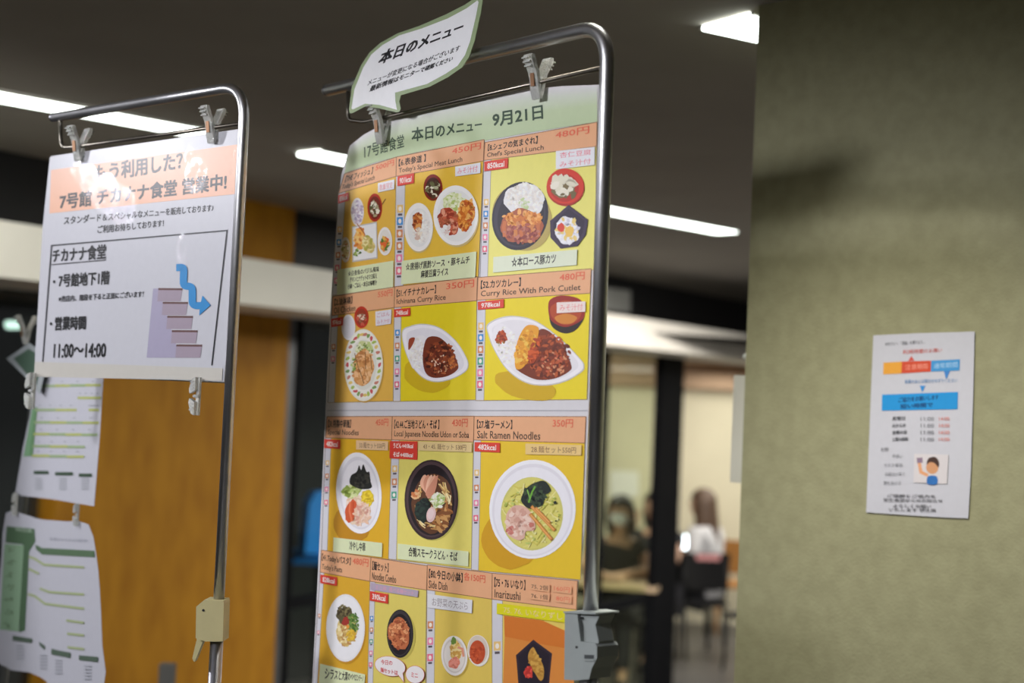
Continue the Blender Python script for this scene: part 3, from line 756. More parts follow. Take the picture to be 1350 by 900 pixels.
def d5(D):
    D.z(420, 360, 4.736)
    D.blob(680, 640, 150, 100, (204, 172, 30), 20, .04)
    boat(D, smooth([(524, 365), (580, 328), (660, 316), (760, 340), (860, 420), (925, 520), (940, 580), (915, 620), (840, 660), (750, 680), (670, 662), (600, 600), (545, 490)]), (200, 196, 190), (222, 218, 222))
    D.blob(630, 490, 60, 105, (228, 224, 224), 10, .06); D.scat(625, 500, 50, 90, 120, RICE, 6)
    D.poly(smooth([(570, 412), (606, 404), (590, 450), (566, 478)]), (150, 66, 40))
    D.poly(smooth([(690, 400), (760, 402), (830, 470), (876, 570), (862, 612), (800, 645), (720, 652), (672, 620), (655, 540), (664, 450)]), (116, 52, 30))
    D.scat(762, 530, 92, 100, 190, [(140, 66, 36), (96, 40, 24), (176, 96, 56), (120, 50, 30), (70, 30, 20)], 9, 20, 2.0, 6); D.scat(770, 570, 70, 60, 22, [(222, 196, 170), (200, 150, 110)], 5)
    D.scat(840, 560, 24, 40, 34, [(190, 110, 50), (160, 80, 40)], 7)
cell('curry', (521, 378), (630, 364.6), (629, 396.3), (520.3, 405.4), (519, 529), (628, 526.8), '【51.イチナナカレー】', 'Ichinana Curry Rice', '350円', (224, 202, 34), .085, 'bogpr',
     (Zq(420, 360, 4.736, [(477, 226), (580, 216), (579, 266), (477, 276)]), '748kcal'), d5, None, it0=.27, it1=.82, tq=(.03, .54),
     label='dish panel with dark curry on a white boat-shaped plate')
def d6(D):
    D.z(610, 340, 4.09)
    D.blob(340, 690, 170, 70, (204, 166, 30), 16, .04)
    D.poly(smooth([(470, 250), (500, 214), (560, 205), (630, 222), (662, 270), (655, 330), (610, 390), (545, 405), (480, 360)]), (46, 34, 30)); D.poly(smooth([(466, 245), (500, 210), (560, 203), (630, 220), (662, 265), (650, 330), (560, 372), (480, 335)]), (150, 40, 26))
    D.poly(smooth([(480, 262), (560, 228), (640, 262), (630, 330), (560, 362), (490, 325)]), (176, 70, 30)); D.poly(smooth([(500, 320), (560, 300), (620, 320), (590, 352), (530, 352)]), (206, 130, 50))
    boat(D, smooth([(135, 360), (200, 322), (290, 312), (400, 340), (520, 425), (640, 545), (660, 585), (645, 615), (560, 665), (450, 688), (340, 672), (240, 600), (170, 490), (140, 410)]), (198, 194, 186), (224, 220, 222), .88)
    D.blob(235, 465, 60, 120, (230, 226, 228), -18, .05); D.scat(240, 470, 50, 100, 90, RICE, 6)
    D.blob(212, 426, 26, 36, (170, 70, 40), 10, .3, 4); D.scat(212, 430, 26, 38, 26, [(200, 90, 50), (140, 50, 30), (160, 110, 50)], 6)
    D.poly(smooth([(415, 390), (470, 395), (540, 470), (588, 570), (580, 610), (500, 650), (400, 655), (310, 612), (295, 580), (360, 480)]), (120, 52, 30))
    D.scat(470, 530, 110, 116, 230, [(150, 66, 36), (100, 42, 24), (180, 86, 44), (130, 54, 30)], 9, 30, 1.8, 7); D.scat(500, 570, 70, 60, 40, [(206, 140, 100), (190, 90, 60)], 6)
    D.poly(smooth([(345, 368), (400, 366), (416, 396), (390, 480), (340, 580), (298, 600), (286, 560), (300, 450)]), (226, 156, 44)); D.scat(345, 480, 46, 100, 120, [(236, 170, 56), (206, 130, 36), (244, 188, 80), (222, 150, 50)], 9, 20, 1.5, 8)
    D.scat(392, 500, 24, 70, 46, [(206, 90, 40), (170, 70, 36)], 9, 20)
cell('cutlet', (630.8, 365.7), (780, 354.2), (778.7, 386.5), (629.6, 395.7), (627.6, 527.8), (774.3, 526.3), '【52.カツカレー】', 'Curry Rice With Pork Cutlet', '480円', (228, 206, 38), .075, 'ybogpr',
     (Zq(610, 340, 4.09, [(88, 236), (228, 222), (227, 268), (88, 280)]), '978kcal'), d6, None,
     tagq=[(Zq(610, 340, 4.09, [(515, 240), (670, 234), (669, 290), (515, 298)]), ['みそ汁付'], (232, 214, 206), (226, 130, 130))], it0=.26, it1=.84, tq=(.03, .40), pq=(.74, .95),
     label='dish panel with curry and golden cutlet on a white boat-shaped plate')
# ---- third row, zoom (410,540) x4.286 and (600,540) x4.09
def d7(D):
    D.z(410, 540, 4.286)
    D.blob(240, 640, 110, 110, (190, 134, 30), 10, .04)
    D.ell(274, 470, 128, 230, (236, 233, 234), -4); D.ell(276, 470, 112, 206, (220, 216, 220), -4); D.ell(278, 474, 102, 190, (232, 228, 230), -4)
    food(D, 262, 565, 62, 90, 0, (222, 190, 160), [(230, 206, 180), (206, 160, 130), (236, 216, 196)], 60, 9)
    food(D, 232, 460, 52, 34, -8, (176, 190, 110), [(190, 206, 120), (140, 160, 70), (214, 220, 160)], 70, 9, 3)
    D.poly(smooth([(222, 410), (232, 370), (262, 350), (276, 314), (288, 340), (300, 308), (318, 350), (334, 352), (340, 400), (346, 440), (290, 448), (240, 430)]), (44, 44, 40)); D.scat(290, 400, 46, 40, 40, [(58, 58, 52), (34, 34, 32), (70, 68, 58)], 9)
    D.blob(322, 500, 34, 48, (226, 196, 44), 0, .12, 3); D.scat(322, 500, 30, 44, 46, [(236, 208, 60), (210, 176, 36)], 7)
    D.blob(230, 572, 30, 66, (206, 90, 50), 10, .1, 4); D.stroke([(226, 520), (222, 570), (236, 630)], 10, (222, 120, 80)); D.stroke([(244, 520), (244, 600)], 6, (190, 70, 40))
    D.scat(294, 590, 42, 60, 80, [(236, 206, 186), (216, 160, 140), (230, 190, 160)], 9, 0, 2.2, 9)
cell('chuka', (431.5, 549), (517.8, 548.6), (516.9, 579.7), (429.8, 576.9), (424.5, 725.5), (512.7, 737), '【31.特製中華麺】', 'Special Noodles', '450円', (220, 170, 40), .085, 'yopr',
     (Zq(410, 540, 4.286, [(82, 166), (172, 170), (171, 222), (81, 216)]), '482kcal'), d7,
     (Zq(410, 540, 4.286, [(134, 720), (410, 752), (408, 832), (132, 800)]), [('冷やし中華', .33, .66)], PALE),
     tagq=[(Zq(410, 540, 4.286, [(263, 172), (444, 178), (443, 230), (263, 224)]), ['33.麺セット550円'], (226, 190, 146), (110, 70, 56))], it0=.22, it1=.57, tq=(.03, .40), pq=(.77, .95),
     label='dish panel with cold noodles in an oval white bowl')
def d8(D):
    D.z(410, 540, 4.286)
    D.ell(690, 520, 152, 220, (196, 186, 90)); D.ell(684, 508, 152, 226, (58, 42, 44)); D.ell(684, 506, 142, 214, (78, 60, 62)); D.ell(684, 510, 130, 200, (36, 28, 30))
    D.blob(690, 530, 116, 168, (96, 60, 38), 0, .04, 3)
    rnd = random.Random(9)
    for k in range(60):
        a = rnd.uniform(0, 6.283); r = rnd.uniform(.72, .98); x, y = 690+108*r*math.cos(a), 530+160*r*math.sin(a); t = a+1.57+rnd.uniform(-.5, .5)
        D.stroke([(x-22*math.cos(t), y-26*math.sin(t)), (x+rnd.uniform(-4, 4), y+rnd.uniform(-4, 4)), (x+22*math.cos(t), y+26*math.sin(t))], 7, rnd.choice(NOOD))
    D.scat(740, 590, 50, 90, 60, [(170, 110, 60), (200, 150, 90), (130, 80, 44)], 11, 0, 2.2)
    for k in range(5): D.poly(smooth([(622+k*20, 420-k*8), (640+k*20, 372), (660+k*16, 376), (672+k*10, 450), (668+k*4, 500), (654, 470)]), [(226, 170, 140), (206, 140, 112), (234, 186, 156)][k % 3])
    D.blob(722, 510, 40, 42, (206, 210, 160), 0, .2, 5); D.scat(722, 510, 36, 40, 40, [(226, 230, 190), (170, 190, 110), (236, 234, 220)], 8)
    D.blob(636, 566, 44, 66, (36, 46, 40), 0, .15, 6); D.scat(640, 560, 38, 56, 26, [(46, 62, 52), (28, 34, 32)], 9)
    D.ell(686, 592, 26, 44, (230, 196, 190), 12); D.ell(684, 588, 17, 30, (236, 210, 206), 12)
    D.scat(596, 480, 18, 26, 14, [(200, 120, 70), (226, 180, 130)], 10)
cell('udon', (517.8, 548.6), (625.8, 548.4), (624.7, 582.5), (516.9, 579.7), (512.7, 736.6), (621.9, 749.5), '【42.44.ご当地うどん・そば 】', 'Local Japanese Noodles Udon or Soba', '430円', (224, 210, 108), .095, 'yog',
     (Zq(410, 540, 4.286, [(452, 176), (608, 178), (606, 282), (450, 274)]), ['うどん→410kcal', 'そば→400kcal']), d8,
     (Zq(410, 540, 4.286, [(498, 755), (898, 800), (896, 884), (496, 842)]), [('合鴨スモークうどん・そば', .15, .84)], PALE),
     tagq=[(Zq(410, 540, 4.286, [(614, 180), (918, 186), (916, 240), (614, 230)]), ['43・45. 麺セット 530円'], (222, 196, 140), (120, 80, 60))], it0=.24, it1=.46, tq=(.03, .60), pq=(.75, .93),
     label='dish panel with noodles, ham slices and an egg in a black bowl')
def d9(D):
    D.z(600, 540, 4.09)
    D.blob(310, 690, 160, 170, (206, 154, 34), 20, .03)
    D.ell(421, 536, 233, 267, (236, 234, 236), 4); D.ell(421, 540, 218, 250, (222, 218, 222), 4); D.ell(421, 545, 206, 236, (232, 229, 232), 4)
    D.ell(418, 560, 168, 198, (202, 196, 110)); D.blob(418, 560, 162, 190, (212, 204, 110), 0, .03)
    rnd = random.Random(4)
    for k in range(90):
        a = rnd.uniform(0, 6.283); r = math.sqrt(rnd.random())*.92; x, y = 418+160*r*math.cos(a), 560+188*r*math.sin(a); t = rnd.uniform(0, 3.1)
        D.stroke([(x-26*math.cos(t), y-26*math.sin(t)), (x+rnd.uniform(-8, 8), y+rnd.uniform(-8, 8)), (x+26*math.cos(t), y+26*math.sin(t))], 6, rnd.choice([(222, 214, 126), (206, 194, 90), (228, 220, 150), (196, 190, 84)]))
    D.scat(420, 560, 150, 176, 60, [(170, 180, 80), (190, 200, 110), (226, 220, 150)], 6)
    D.poly(smooth([(365, 470), (395, 420), (440, 392), (490, 384), (522, 430), (510, 450), (494, 460), (480, 510), (440, 530), (400, 530), (368, 500)]), (40, 48, 42)); D.scat(440, 460, 60, 54, 50, [(52, 66, 50), (30, 36, 34), (64, 80, 56)], 11)
    D.stroke([(404, 500), (424, 440), (440, 412)], 9, (110, 170, 60)); D.stroke([(412, 480), (396, 430)], 6, (130, 180, 80))
    D.poly(smooth([(286, 560), (320, 520), (365, 516), (410, 545), (440, 620), (430, 650), (390, 655), (380, 690), (345, 702), (290, 670), (282, 620)]), (218, 176, 156)); D.scat(350, 610, 62, 76, 60, [(226, 190, 172), (206, 156, 138), (232, 204, 188)], 12)
    D.scat(310, 650, 24, 20, 10, [(190, 110, 100), (206, 130, 116)], 8); D.scat(420, 628, 14, 22, 6, [(196, 120, 104)], 8)
    for a, b in (((420, 520), (545, 650)), ((412, 560), (530, 700)), ((440, 528), (520, 610))): D.stroke([a, lerp(a, b, .5), b], 17, (206, 136, 66)); D.stroke([lerp(a, b, .04), lerp(a, b, .96)], 7, (226, 166, 96))
    D.blob(548, 500, 8, 9, (40, 50, 40)); D.scat(560, 590, 14, 40, 5, [(60, 80, 50)], 4)
cell('ramen', (625.7, 548.6), (773, 549), (771.6, 584), (625.2, 579.9), (622, 750.8), (766, 764), '【27.塩ラーメン】', 'Salt Ramen Noodles', '350円', (226, 190, 48), .065, 'yopr',
     (Zq(600, 540, 4.09, [(112, 174), (248, 178), (247, 230), (111, 224)]), '482kcal'), d9, None,
     tagq=[(Zq(600, 540, 4.09, [(387, 182), (690, 190), (688, 246), (387, 240)]), ['28.麺セット550円'], (226, 194, 128), (120, 76, 60))], it0=.25, it1=.6, tq=(.03, .37), pq=(.73, .90),
     label='dish panel with pale soup noodles in a round white bowl')
# ---- fourth row, zoom (400,710) x4.736 and (550,720) x4.82
def d10(D):
    D.z(400, 710, 4.736)
    D.ell(272, 570, 122, 212, (196, 142, 40)); D.ell(267, 556, 121, 211, (226, 224, 224)); D.ell(267, 556, 112, 198, (234, 232, 232))
    D.blob(275, 570, 66, 96, (214, 190, 120), 0, .1); D.scat(268, 600, 52, 66, 90, NOOD, 9, 0, 2.2)
    D.blob(262, 480, 44, 62, (92, 84, 56), 0, .2, 3); D.scat(258, 450, 40, 36, 40, [(110, 100, 66), (70, 60, 40), (130, 120, 80)], 8); D.scat(316, 520, 34, 60, 60, [(96, 130, 56), (70, 104, 44), (120, 150, 76)], 8)
    D.blob(268, 515, 22, 28, (160, 56, 46), 0, .2); D.blob(282, 548, 10, 12, (230, 150, 60)); D.scat(300, 610, 26, 40, 26, [(230, 190, 60), (214, 170, 60)], 8)
cell('pasta', (424.3, 724.8), (489.7, 734.3), (488.3, 766), (422.6, 753.9), (412.5, 912), (485, 912), "【41.Today'sパスタ】", "Today's Pasta", '480円', (214, 164, 46), .08, 'op',
     (Zq(400, 710, 4.736, [(113, 222), (217, 240), (216, 294), (112, 276)]), '828kcal'), d10,
     (Zq(400, 710, 4.736, [(112, 778), (394, 846), (390, 905), (104, 905)]), [('シラスと大葉のペペロンチーノ', .06, .93)], PALE), it0=.36, it1=.5, tq=(.02, .62), pq=(.66, .96),
     label='dish panel with herb pasta on a round white plate')
def d11(D):
    D.z(400, 710, 4.736)
    D.ell(618, 604, 86, 150, (190, 176, 84)); D.ell(608, 592, 83, 151, (40, 36, 38)); D.ell(606, 590, 76, 142, (62, 56, 58)); D.ell(606, 596, 70, 128, (36, 30, 32))
    food(D, 602, 590, 66, 98, 0, (186, 104, 64), [(206, 126, 80), (160, 80, 50), (226, 160, 110), (190, 110, 70)], 150, 9, 3)
def bal(X):
    X.z(400, 710, 4.736)
    for cx, cy, rx, ry in ((551, 794, 98, 62), (707, 846, 60, 56)):
        X.ell(cx, cy, rx, ry, (206, 120, 100), 12); X.ell(cx, cy, rx-3, ry-3, (232, 226, 224), 12)
    X.poly([(600, 850), (632, 838), (640, 900)], (206, 120, 100)); X.poly([(603, 848), (630, 838), (637, 892)], (232, 226, 224))
    X.line((494, 752), (494, 782), (566, 790), (566, 758), '今日の', (206, 80, 80), .01)
    X.line((492, 800), (492, 830), (600, 852), (600, 820), '麺セットは', (206, 80, 80), .01)
    X.line((684, 832), (684, 862), (726, 868), (726, 838), 'ミニ', (206, 80, 80), .012)
cell('combo', (489.7, 734.3), (564, 745.5), (563.6, 777.6), (488.3, 766), (485, 912), (562.6, 912), '【麺セット】', 'Noodles Combo', None, (218, 200, 100), .09, 'bogpr',
     (Zq(400, 710, 4.736, [(422, 325), (536, 345), (535, 405), (421, 385)]), '390kcal'), d11, None,
     tagq=[(Zq(400, 710, 4.736, [(428, 272), (727, 322), (722, 364), (428, 318)]), ['ミニ丼  選べる麺セット'], (176, 160, 176), (222, 150, 170))], it0=.33, it1=.75, tq=(.03, .32), extra=bal,
     label='dish panel with a black bowl and white speech balloons')
def d12(D):
    D.z(550, 720, 4.82)
    D.ell(250, 706, 84, 126, (190, 160, 70)); D.ell(240, 694, 83, 127, (226, 220, 214), -4); D.ell(240, 694, 72, 110, (206, 196, 186), -4); D.ell(240, 696, 64, 98, (222, 214, 204), -4)
    food(D, 250, 660, 38, 60, 0, (220, 180, 96), [(230, 196, 110), (206, 156, 76), (236, 210, 150)], 50, 9); D.blob(236, 600, 18, 22, (110, 140, 60), 0, .2); D.blob(240, 740, 36, 36, (222, 130, 106), 0, .15); D.scat(240, 740, 30, 34, 26, [(232, 150, 130), (206, 110, 90)], 8); D.stroke([(262, 640), (292, 650), (300, 700)], 14, (222, 150, 120))
    D.ell(394, 662, 70, 100, (226, 218, 206), -6); D.ell(392, 656, 62, 90, (206, 192, 176), -6); D.ell(388, 672, 50, 76, (186, 76, 40)); D.scat(388, 672, 44, 66, 50, [(200, 90, 50), (170, 64, 34), (190, 84, 50)], 8)
cell('side', (564, 744.5), (649.6, 755.3), (649.2, 789.5), (562.9, 777), (561.5, 912), (649.4, 912), '【80.今日の小鉢】', 'Side Dish', '各150円', (216, 188, 88), .13, 'opr',
     None, d12, None, tagq=[(Zq(550, 720, 4.82, [(74, 300), (360, 340), (356, 424), (74, 388)]), ['お野菜の天ぷら'], (216, 214, 214), (150, 140, 140))], it0=.34, it1=.66, tq=(.03, .56), pq=(.58, .90),
     label='dish panel with two small white bowls side by side')
def d13(D):
    D.z(550, 720, 4.82)
    D.poly([(556, 440), (800, 470), (1000, 560), (1000, 660), (560, 575)], (206, 116, 44)); D.poly([(560, 572), (1000, 662), (1000, 905), (548, 905)], (212, 134, 60))
    D.poly([(742, 592), (862, 680), (850, 800), (840, 905), (650, 905), (632, 690)], (52, 40, 50)); D.poly([(742, 610), (846, 688), (836, 800), (826, 905), (664, 905), (648, 698)], (38, 30, 40))
    D.poly(smooth([(740, 640), (766, 680), (806, 760), (808, 830), (786, 852), (750, 800), (714, 730), (712, 680)]), (190, 140, 60)); D.scat(758, 740, 32, 84, 40, [(206, 160, 76), (176, 124, 50)], 9, -20)
    D.blob(712, 800, 26, 42, (206, 66, 54), 0, .2); D.scat(712, 800, 22, 36, 16, [(226, 86, 70), (180, 50, 44)], 8)
cell('inari', (649.6, 755.3), (762, 765.2), (760.6, 803.4), (649.2, 789.5), (649.4, 912), (757, 912), '【75・76 いなり】', 'Inarizushi', None, (222, 196, 96), .125, 'y',
     None, d13, None, tagq=[(Zq(550, 720, 4.82, [(516, 360), (985, 414), (982, 488), (514, 428)]), ['75. 76. いなりずし'], (216, 208, 30), (226, 200, 150)),
       (Zq(550, 720, 4.82, [(722, 224), (854, 242), (852, 292), (722, 274)]), ['75. 2個'], PEACH, (60, 44, 38)), (Zq(550, 720, 4.82, [(722, 284), (852, 300), (850, 350), (722, 334)]), ['76. 1個'], PEACH, (60, 44, 38)),
       (Zq(550, 720, 4.82, [(866, 236), (992, 252), (990, 304), (866, 288)]), ['160円'], PEACH, RED), (Zq(550, 720, 4.82, [(882, 302), (992, 316), (990, 366), (882, 352)]), ['80円'], PEACH, RED)], it0=.5, it1=.5, tq=(.03, .42),
     label='orange dish panel with a sushi roll in a dark bowl, bottom right')

# ================================================================== the notice with the stairs
GS = 1.0
lam_m = print_mat('laminated print', .35, 1.0, [(*SG.uv(SG.hit(x, y)), r) for x, y, r in ((95, 222, .018), (112, 238, .03), (135, 258, .04), (160, 274, .035), (246, 205, .014), (254, 232, .03), (236, 322, .018), (234, 345, .016), (306, 202, .008), (302, 226, .007), (312, 215, .006), (304, 250, .005))])
WS = (190, 190, 195)
back = sheet_mesh('notice_backing', SG, [(64, 207), (319, 171), (314, 300), (302, 420), (297, 505), (44, 494), (55, 300)], lam_m, None, off=-.012, col=(196, 192, 178), gain=GS)
tag(back, 'second laminated sheet showing as a thin edge behind the notice with the stairs', 'notice')
note = sheet_mesh('notice', SG, [(61.5, 207.5), (63.5, 205), (316, 168.5), (317.5, 170), (313, 260), (307, 335), (300, 400), (291, 503), (150, 498), (53, 496), (43, 494.5), (41, 490), (52, 300)], lam_m, None, off=-.006, col=WS, gain=GS)
tag(note, 'laminated white notice with an orange heading and a blue arrow going down stairs', 'notice')
P = Print(SG, GS, -.0056).z(0, 80, 3.75)
K = (24, 24, 26)
P.poly([(238, 538), (1172, 409), (1163, 655), (230, 753)], (226, 172, 140))
P.line((452, 512), (452, 602), (890, 535), (890, 445), 'もう利用した？', K, .018)
P.line((282, 655), (280, 735), (1105, 636), (1108, 552), '7号館 チカナナ食堂 営業中!', K, .018)
P.build('heading', lam_m, note)
P = Print(SG, GS, -.0056).z(0, 80, 3.75)
P.line((302, 768), (300, 810), (1040, 742), (1042, 706), 'スタンダード＆スペシャルなメニューを販売しております♪', K, .012)
P.line((468, 813), (468, 853), (795, 818), (795, 782), 'ご利用お待ちしております！', K, .014)
P.z(0, 300, 3.75)
P.stroke([(197, 665), (241, 87), (1108, 12), (1033, 680)], 7, (34, 34, 38))
P.line((245, 104), (245, 172), (510, 153), (513, 78), 'チカナナ食堂', K, .018); P.stroke([(240, 182), (510, 158)], 5, K)
P.ell(254, 266, 6, 8, K); P.line((277, 228), (275, 295), (526, 279), (530, 209), '7号館地下1階', K, .018)
P.line((277, 335), (275, 367), (695, 342), (697, 310), '※売店内、階段を下ると正面にございます！', (48, 48, 52), .014)
P.ell(239, 474, 6, 8, K); P.line((259, 440), (257, 508), (410, 502), (413, 433), '営業時間', K, .018)
P.line((254, 573), (250, 643), (508, 640), (512, 568), '11:00～14:00', K, .016)
P.poly([(160, 662), (1088, 694), (1084, 756), (156, 736)], (192, 188, 178))
P.build('notice_text', lam_m, note)
P = Print(SG, GS, -.0056).z(0, 300, 3.75)
P.poly([(742, 300), (772, 298), (792, 380), (812, 440), (835, 512), (857, 582), (852, 642), (710, 642)], (160, 154, 176))
for k, (x0, x1, y) in enumerate(((768, 888, 303), (790, 915, 371), (812, 940, 440), (835, 963, 511), (857, 985, 582))):
    P.poly([(x0, y+4), (x1-2, y+4), (x1-9, y+60), (x0-5, y+60)], (156, 142, 154)); P.poly([(x0, y-6), (x1, y-5), (x1, y+5), (x0, y+4)], (96, 64, 60))
P.build('stairs_drawing', lam_m, note)
P = Print(SG, GS, -.0048).z(0, 300, 3.75)
P.stroke([(858, 196)]+[tuple(v[:2]) for v in fillet([Vector((862, 196, 0)), Vector((896, 194, 0)), Vector((893, 288, 0)), Vector((938, 288, 0)), Vector((938, 384, 0)), Vector((985, 384, 0))], 26, 6)], 36, (34, 130, 190))
P.poly([(988, 334), (1028, 382), (972, 432), (976, 384)], (34, 130, 190)); P.build('blue_arrow', lam_m, note)

# ================================================================== speech-bubble card on the big stand
GB = .60
bub_o = Zq(470, 0, 5.625, smooth([(38, 830), (60, 660), (130, 500), (190, 410), (270, 340), (400, 268), (560, 215), (760, 130), (900, 60)], 1)+[(980, 8), (1022, -2), (1036, 12), (1020, 120), (975, 320), (935, 440), (880, 520), (780, 590), (640, 662), (424, 725), (412, 770), (424, 825), (412, 846), (390, 850), (260, 820), (160, 805), (60, 858), (42, 852)])
bub_i = Zq(470, 0, 5.625, [(58, 822), (80, 680), (146, 520), (206, 424), (290, 354), (414, 284), (580, 234), (776, 160), (916, 86), (996, 28), (1006, 40), (985, 150), (942, 330), (905, 430), (850, 508), (760, 568), (622, 642), (384, 706), (385, 760), (398, 832), (270, 796), (160, 786), (70, 828)])
card_m = print_mat('laminated card', .3, .5)
bub = sheet_mesh('speech_bubble_card', PO, bub_o, card_m, None, thick=.001, off=.024, col=(126, 140, 106), gain=GB)
tag(bub, 'white speech-bubble card with a green rim clipped above the big food menu', 'sign card')
P = Print(PO, GB, .0244).z(); P.poly(bub_i, (204, 204, 206)); P.z(470, 0, 5.625)
P.line((292, 398), (248, 508), (884, 262), (902, 172), '本日のメニュー', K, .02)
P.line((188, 612), (176, 656), (862, 398), (874, 352), 'メニューが変更になる場合がございます', K, .01)
P.line((206, 655), (190, 702), (808, 474), (822, 434), '最新情報はモニターで確認ください', K, .016)
P.build('card_face', card_m, bub)

# ================================================================== timetables
GT = .88
tt_m = print_mat('timetable print', .5)
WT = (176, 176, 182)
t1 = sheet_mesh('timetable', TT, [(52, 432), (140, 430), (136, 500), (131, 580), (124, 667), (70, 658), (20, 652), (30, 590), (40, 545)], tt_m, None, off=0, col=WT, gain=GT)
tag(t1, 'upper blurred timetable sheet with thin green bars, partly behind the notice', 'timetable')
P = Print(TT, GT, .0006).z(0, 480, 4.09)
G1, G2, DG = (142, 160, 118), (162, 168, 100), (62, 78, 62)
P.poly([(176, 235), (190, 232), (172, 495), (128, 498)], (112, 150, 112)); P.poly([(190, 232), (204, 232), (178, 495), (160, 495)], (96, 132, 92))
rows = [(116, 215, 545), (180, 420, 545), (245, 190, 415), (245, 480, 535), (312, 185, 535), (375, 182, 528), (440, 178, 460), (492, 175, 456)]
for k, (y, x0, x1) in enumerate(rows):
    n = max(1, int((x1-x0)/80))
    for i in range(n):
        a, b = x0+(x1-x0)*i/n, x0+(x1-x0)*(i+1)/n; s0 = -6*(a-x0)/330 if y < 200 else 9*(a-x0)/330*(y-230)/260
        P.poly([(a, y-6+s0), (b, y-6+s0), (b, y+8+s0), (a, y+8+s0)], [G1, G2][(i+k) % 2])
    for i in range(4):
        x = x0+(x1-x0)*(i+.5)/4; P.rect(x-8, y-26, x+4, y-20, (150, 152, 156))
for x0, x1 in ((185, 264), (300, 396), (428, 498)): P.rect(x0, 574+(x0-185)*.06, x1, 592+(x0-185)*.06, DG)
for x0 in (190, 320, 440):
    for j in range(5): P.rect(x0, 612+j*14, x0+40, 618+j*14, (160, 162, 166))
P.build('timetable_grid', tt_m, t1)
t2 = sheet_mesh('timetable', TT, smooth([(9, 676), (30, 677), (46, 682), (60, 685), (90, 687), (118, 691), (128, 730), (133, 780), (136, 850), (137, 912), (74, 912), (62, 897), (40, 886), (-4, 872), (-2, 800), (3, 735)], 2), tt_m, None, off=.002, col=(172, 172, 178), gain=GT)
tag(t2, 'lower blurred timetable sheet with a dark green corner block and pale green column', 'timetable')
P = Print(TT, GT, .0026).z(0, 660, 3.75)
P.poly([(40, 125), (176, 138), (182, 200), (150, 250), (130, 640), (100, 650), (118, 215), (32, 205)], (74, 98, 72))
P.poly([(28, 212), (124, 220), (98, 645), (4, 635)], (128, 156, 126))
for i in range(7): P.scat(64-i*3, 240+i*62, 24, 14, 14, [(96, 120, 92), (110, 134, 104)], 4)
P.poly([(182, 215), (215, 232), (474, 246), (476, 278), (215, 264), (186, 240)], (82, 104, 78))
P.line((86, 130), (86, 150), (168, 160), (168, 140), '時刻表', (170, 190, 166)); P.line((250, 178), (250, 196), (440, 205), (440, 190), '大学シャトルバス運行表', (140, 142, 150))
for pts in ([(150, 275), (180, 285), (225, 315), (424, 328)], [(150, 335), (200, 360)], [(205, 432), (250, 450), (424, 462)], [(145, 460), (180, 470), (230, 508), (424, 532)], [(336, 590), (424, 602)], [(340, 655), (424, 664)], [(342, 722), (424, 732)]):
    P.stroke(pts, 12, (150, 160, 118))
for q in ([(70, 664), (168, 680), (166, 702), (70, 690)], [(200, 694), (232, 716), (228, 736), (204, 714)], [(262, 730), (358, 750), (356, 776), (262, 758)], [(398, 762), (492, 770), (492, 796), (400, 786)]): P.poly(q, (78, 92, 78))
for x0, y0 in ((90, 712), (205, 760), (280, 784), (425, 812)):
    for j in range(5): P.rect(x0, y0+j*16, x0+36, y0+6+j*16, (150, 152, 158))
P.build('timetable_grid', tt_m, t2)
# tilted card at the far left
c = sheet_mesh('tilted_card', TT, [(16, 473), (46, 452), (72, 470), (60, 520), (44, 500)], tt_m, None, off=.012, col=(150, 156, 156), gain=GT)
tag(c, 'small tilted card with a white border and green middle peeping out left of the notice', 'sign card')
P = Print(TT, GT, .0126); P.poly([(26, 473), (46, 460), (66, 472), (56, 508), (44, 494)], (70, 92, 76)); P.build('card_face', tt_m, c)

# ================================================================== notice on the pillar
GP = .98
pp_m = print_mat('pillar notice print', .55)
pn = sheet_mesh('wall_notice', PI, smooth([(1152.5, 442), (1215, 439), (1286, 437), (1284, 520), (1281, 620), (1277.5, 683), (1250, 682), (1200, 679), (1143, 675), (1146, 600), (1150, 500)], 1), pp_m, None, off=.003, col=(196, 196, 206), gain=GP)
tag(pn, 'white paper notice with orange and blue blocks taped to the rendered pillar', 'notice')
P = Print(PI, GP, .0036).z(1120, 420, 3.216)
P.line((155, 100), (155, 116), (325, 106), (325, 90), 'みなさんへ 「混雑」を避けよう…', (80, 82, 90))
P.line((230, 132), (230, 152), (396, 142), (396, 124), '利用時間のお願い', (206, 90, 80))
P.poly([(148, 186), (226, 182), (224, 232), (147, 236)], (226, 160, 60)); P.poly([(226, 182), (350, 178), (349, 224), (224, 232)], (206, 78, 52)); P.poly([(350, 178), (472, 172), (470, 220), (349, 224)], (66, 146, 206))
P.poly([(252, 180), (266, 158), (280, 178)], (206, 90, 80)); P.poly([(404, 222), (430, 220), (418, 252), (412, 252)], (66, 130, 200))
P.line((240, 194), (240, 218), (335, 212), (335, 190), '注意期間', (236, 160, 140)); P.line((362, 190), (362, 212), (462, 206), (462, 182), '通常期間', (170, 204, 232))
P.line((238, 258), (238, 276), (460, 270), (460, 252), '食事のあとは席をおゆずりください', (90, 140, 190))
P.poly([(302, 284), (326, 284), (312, 312)], (50, 136, 206)); P.poly([(142, 322), (464, 310), (462, 384), (141, 390)], (34, 144, 212))
P.line((212, 334), (210, 356), (382, 342), (382, 322), 'ご協力をお願いします', (24, 78, 130), .02); P.line((220, 362), (220, 382), (358, 374), (358, 354), '短い時間で', (24, 78, 130), .02)
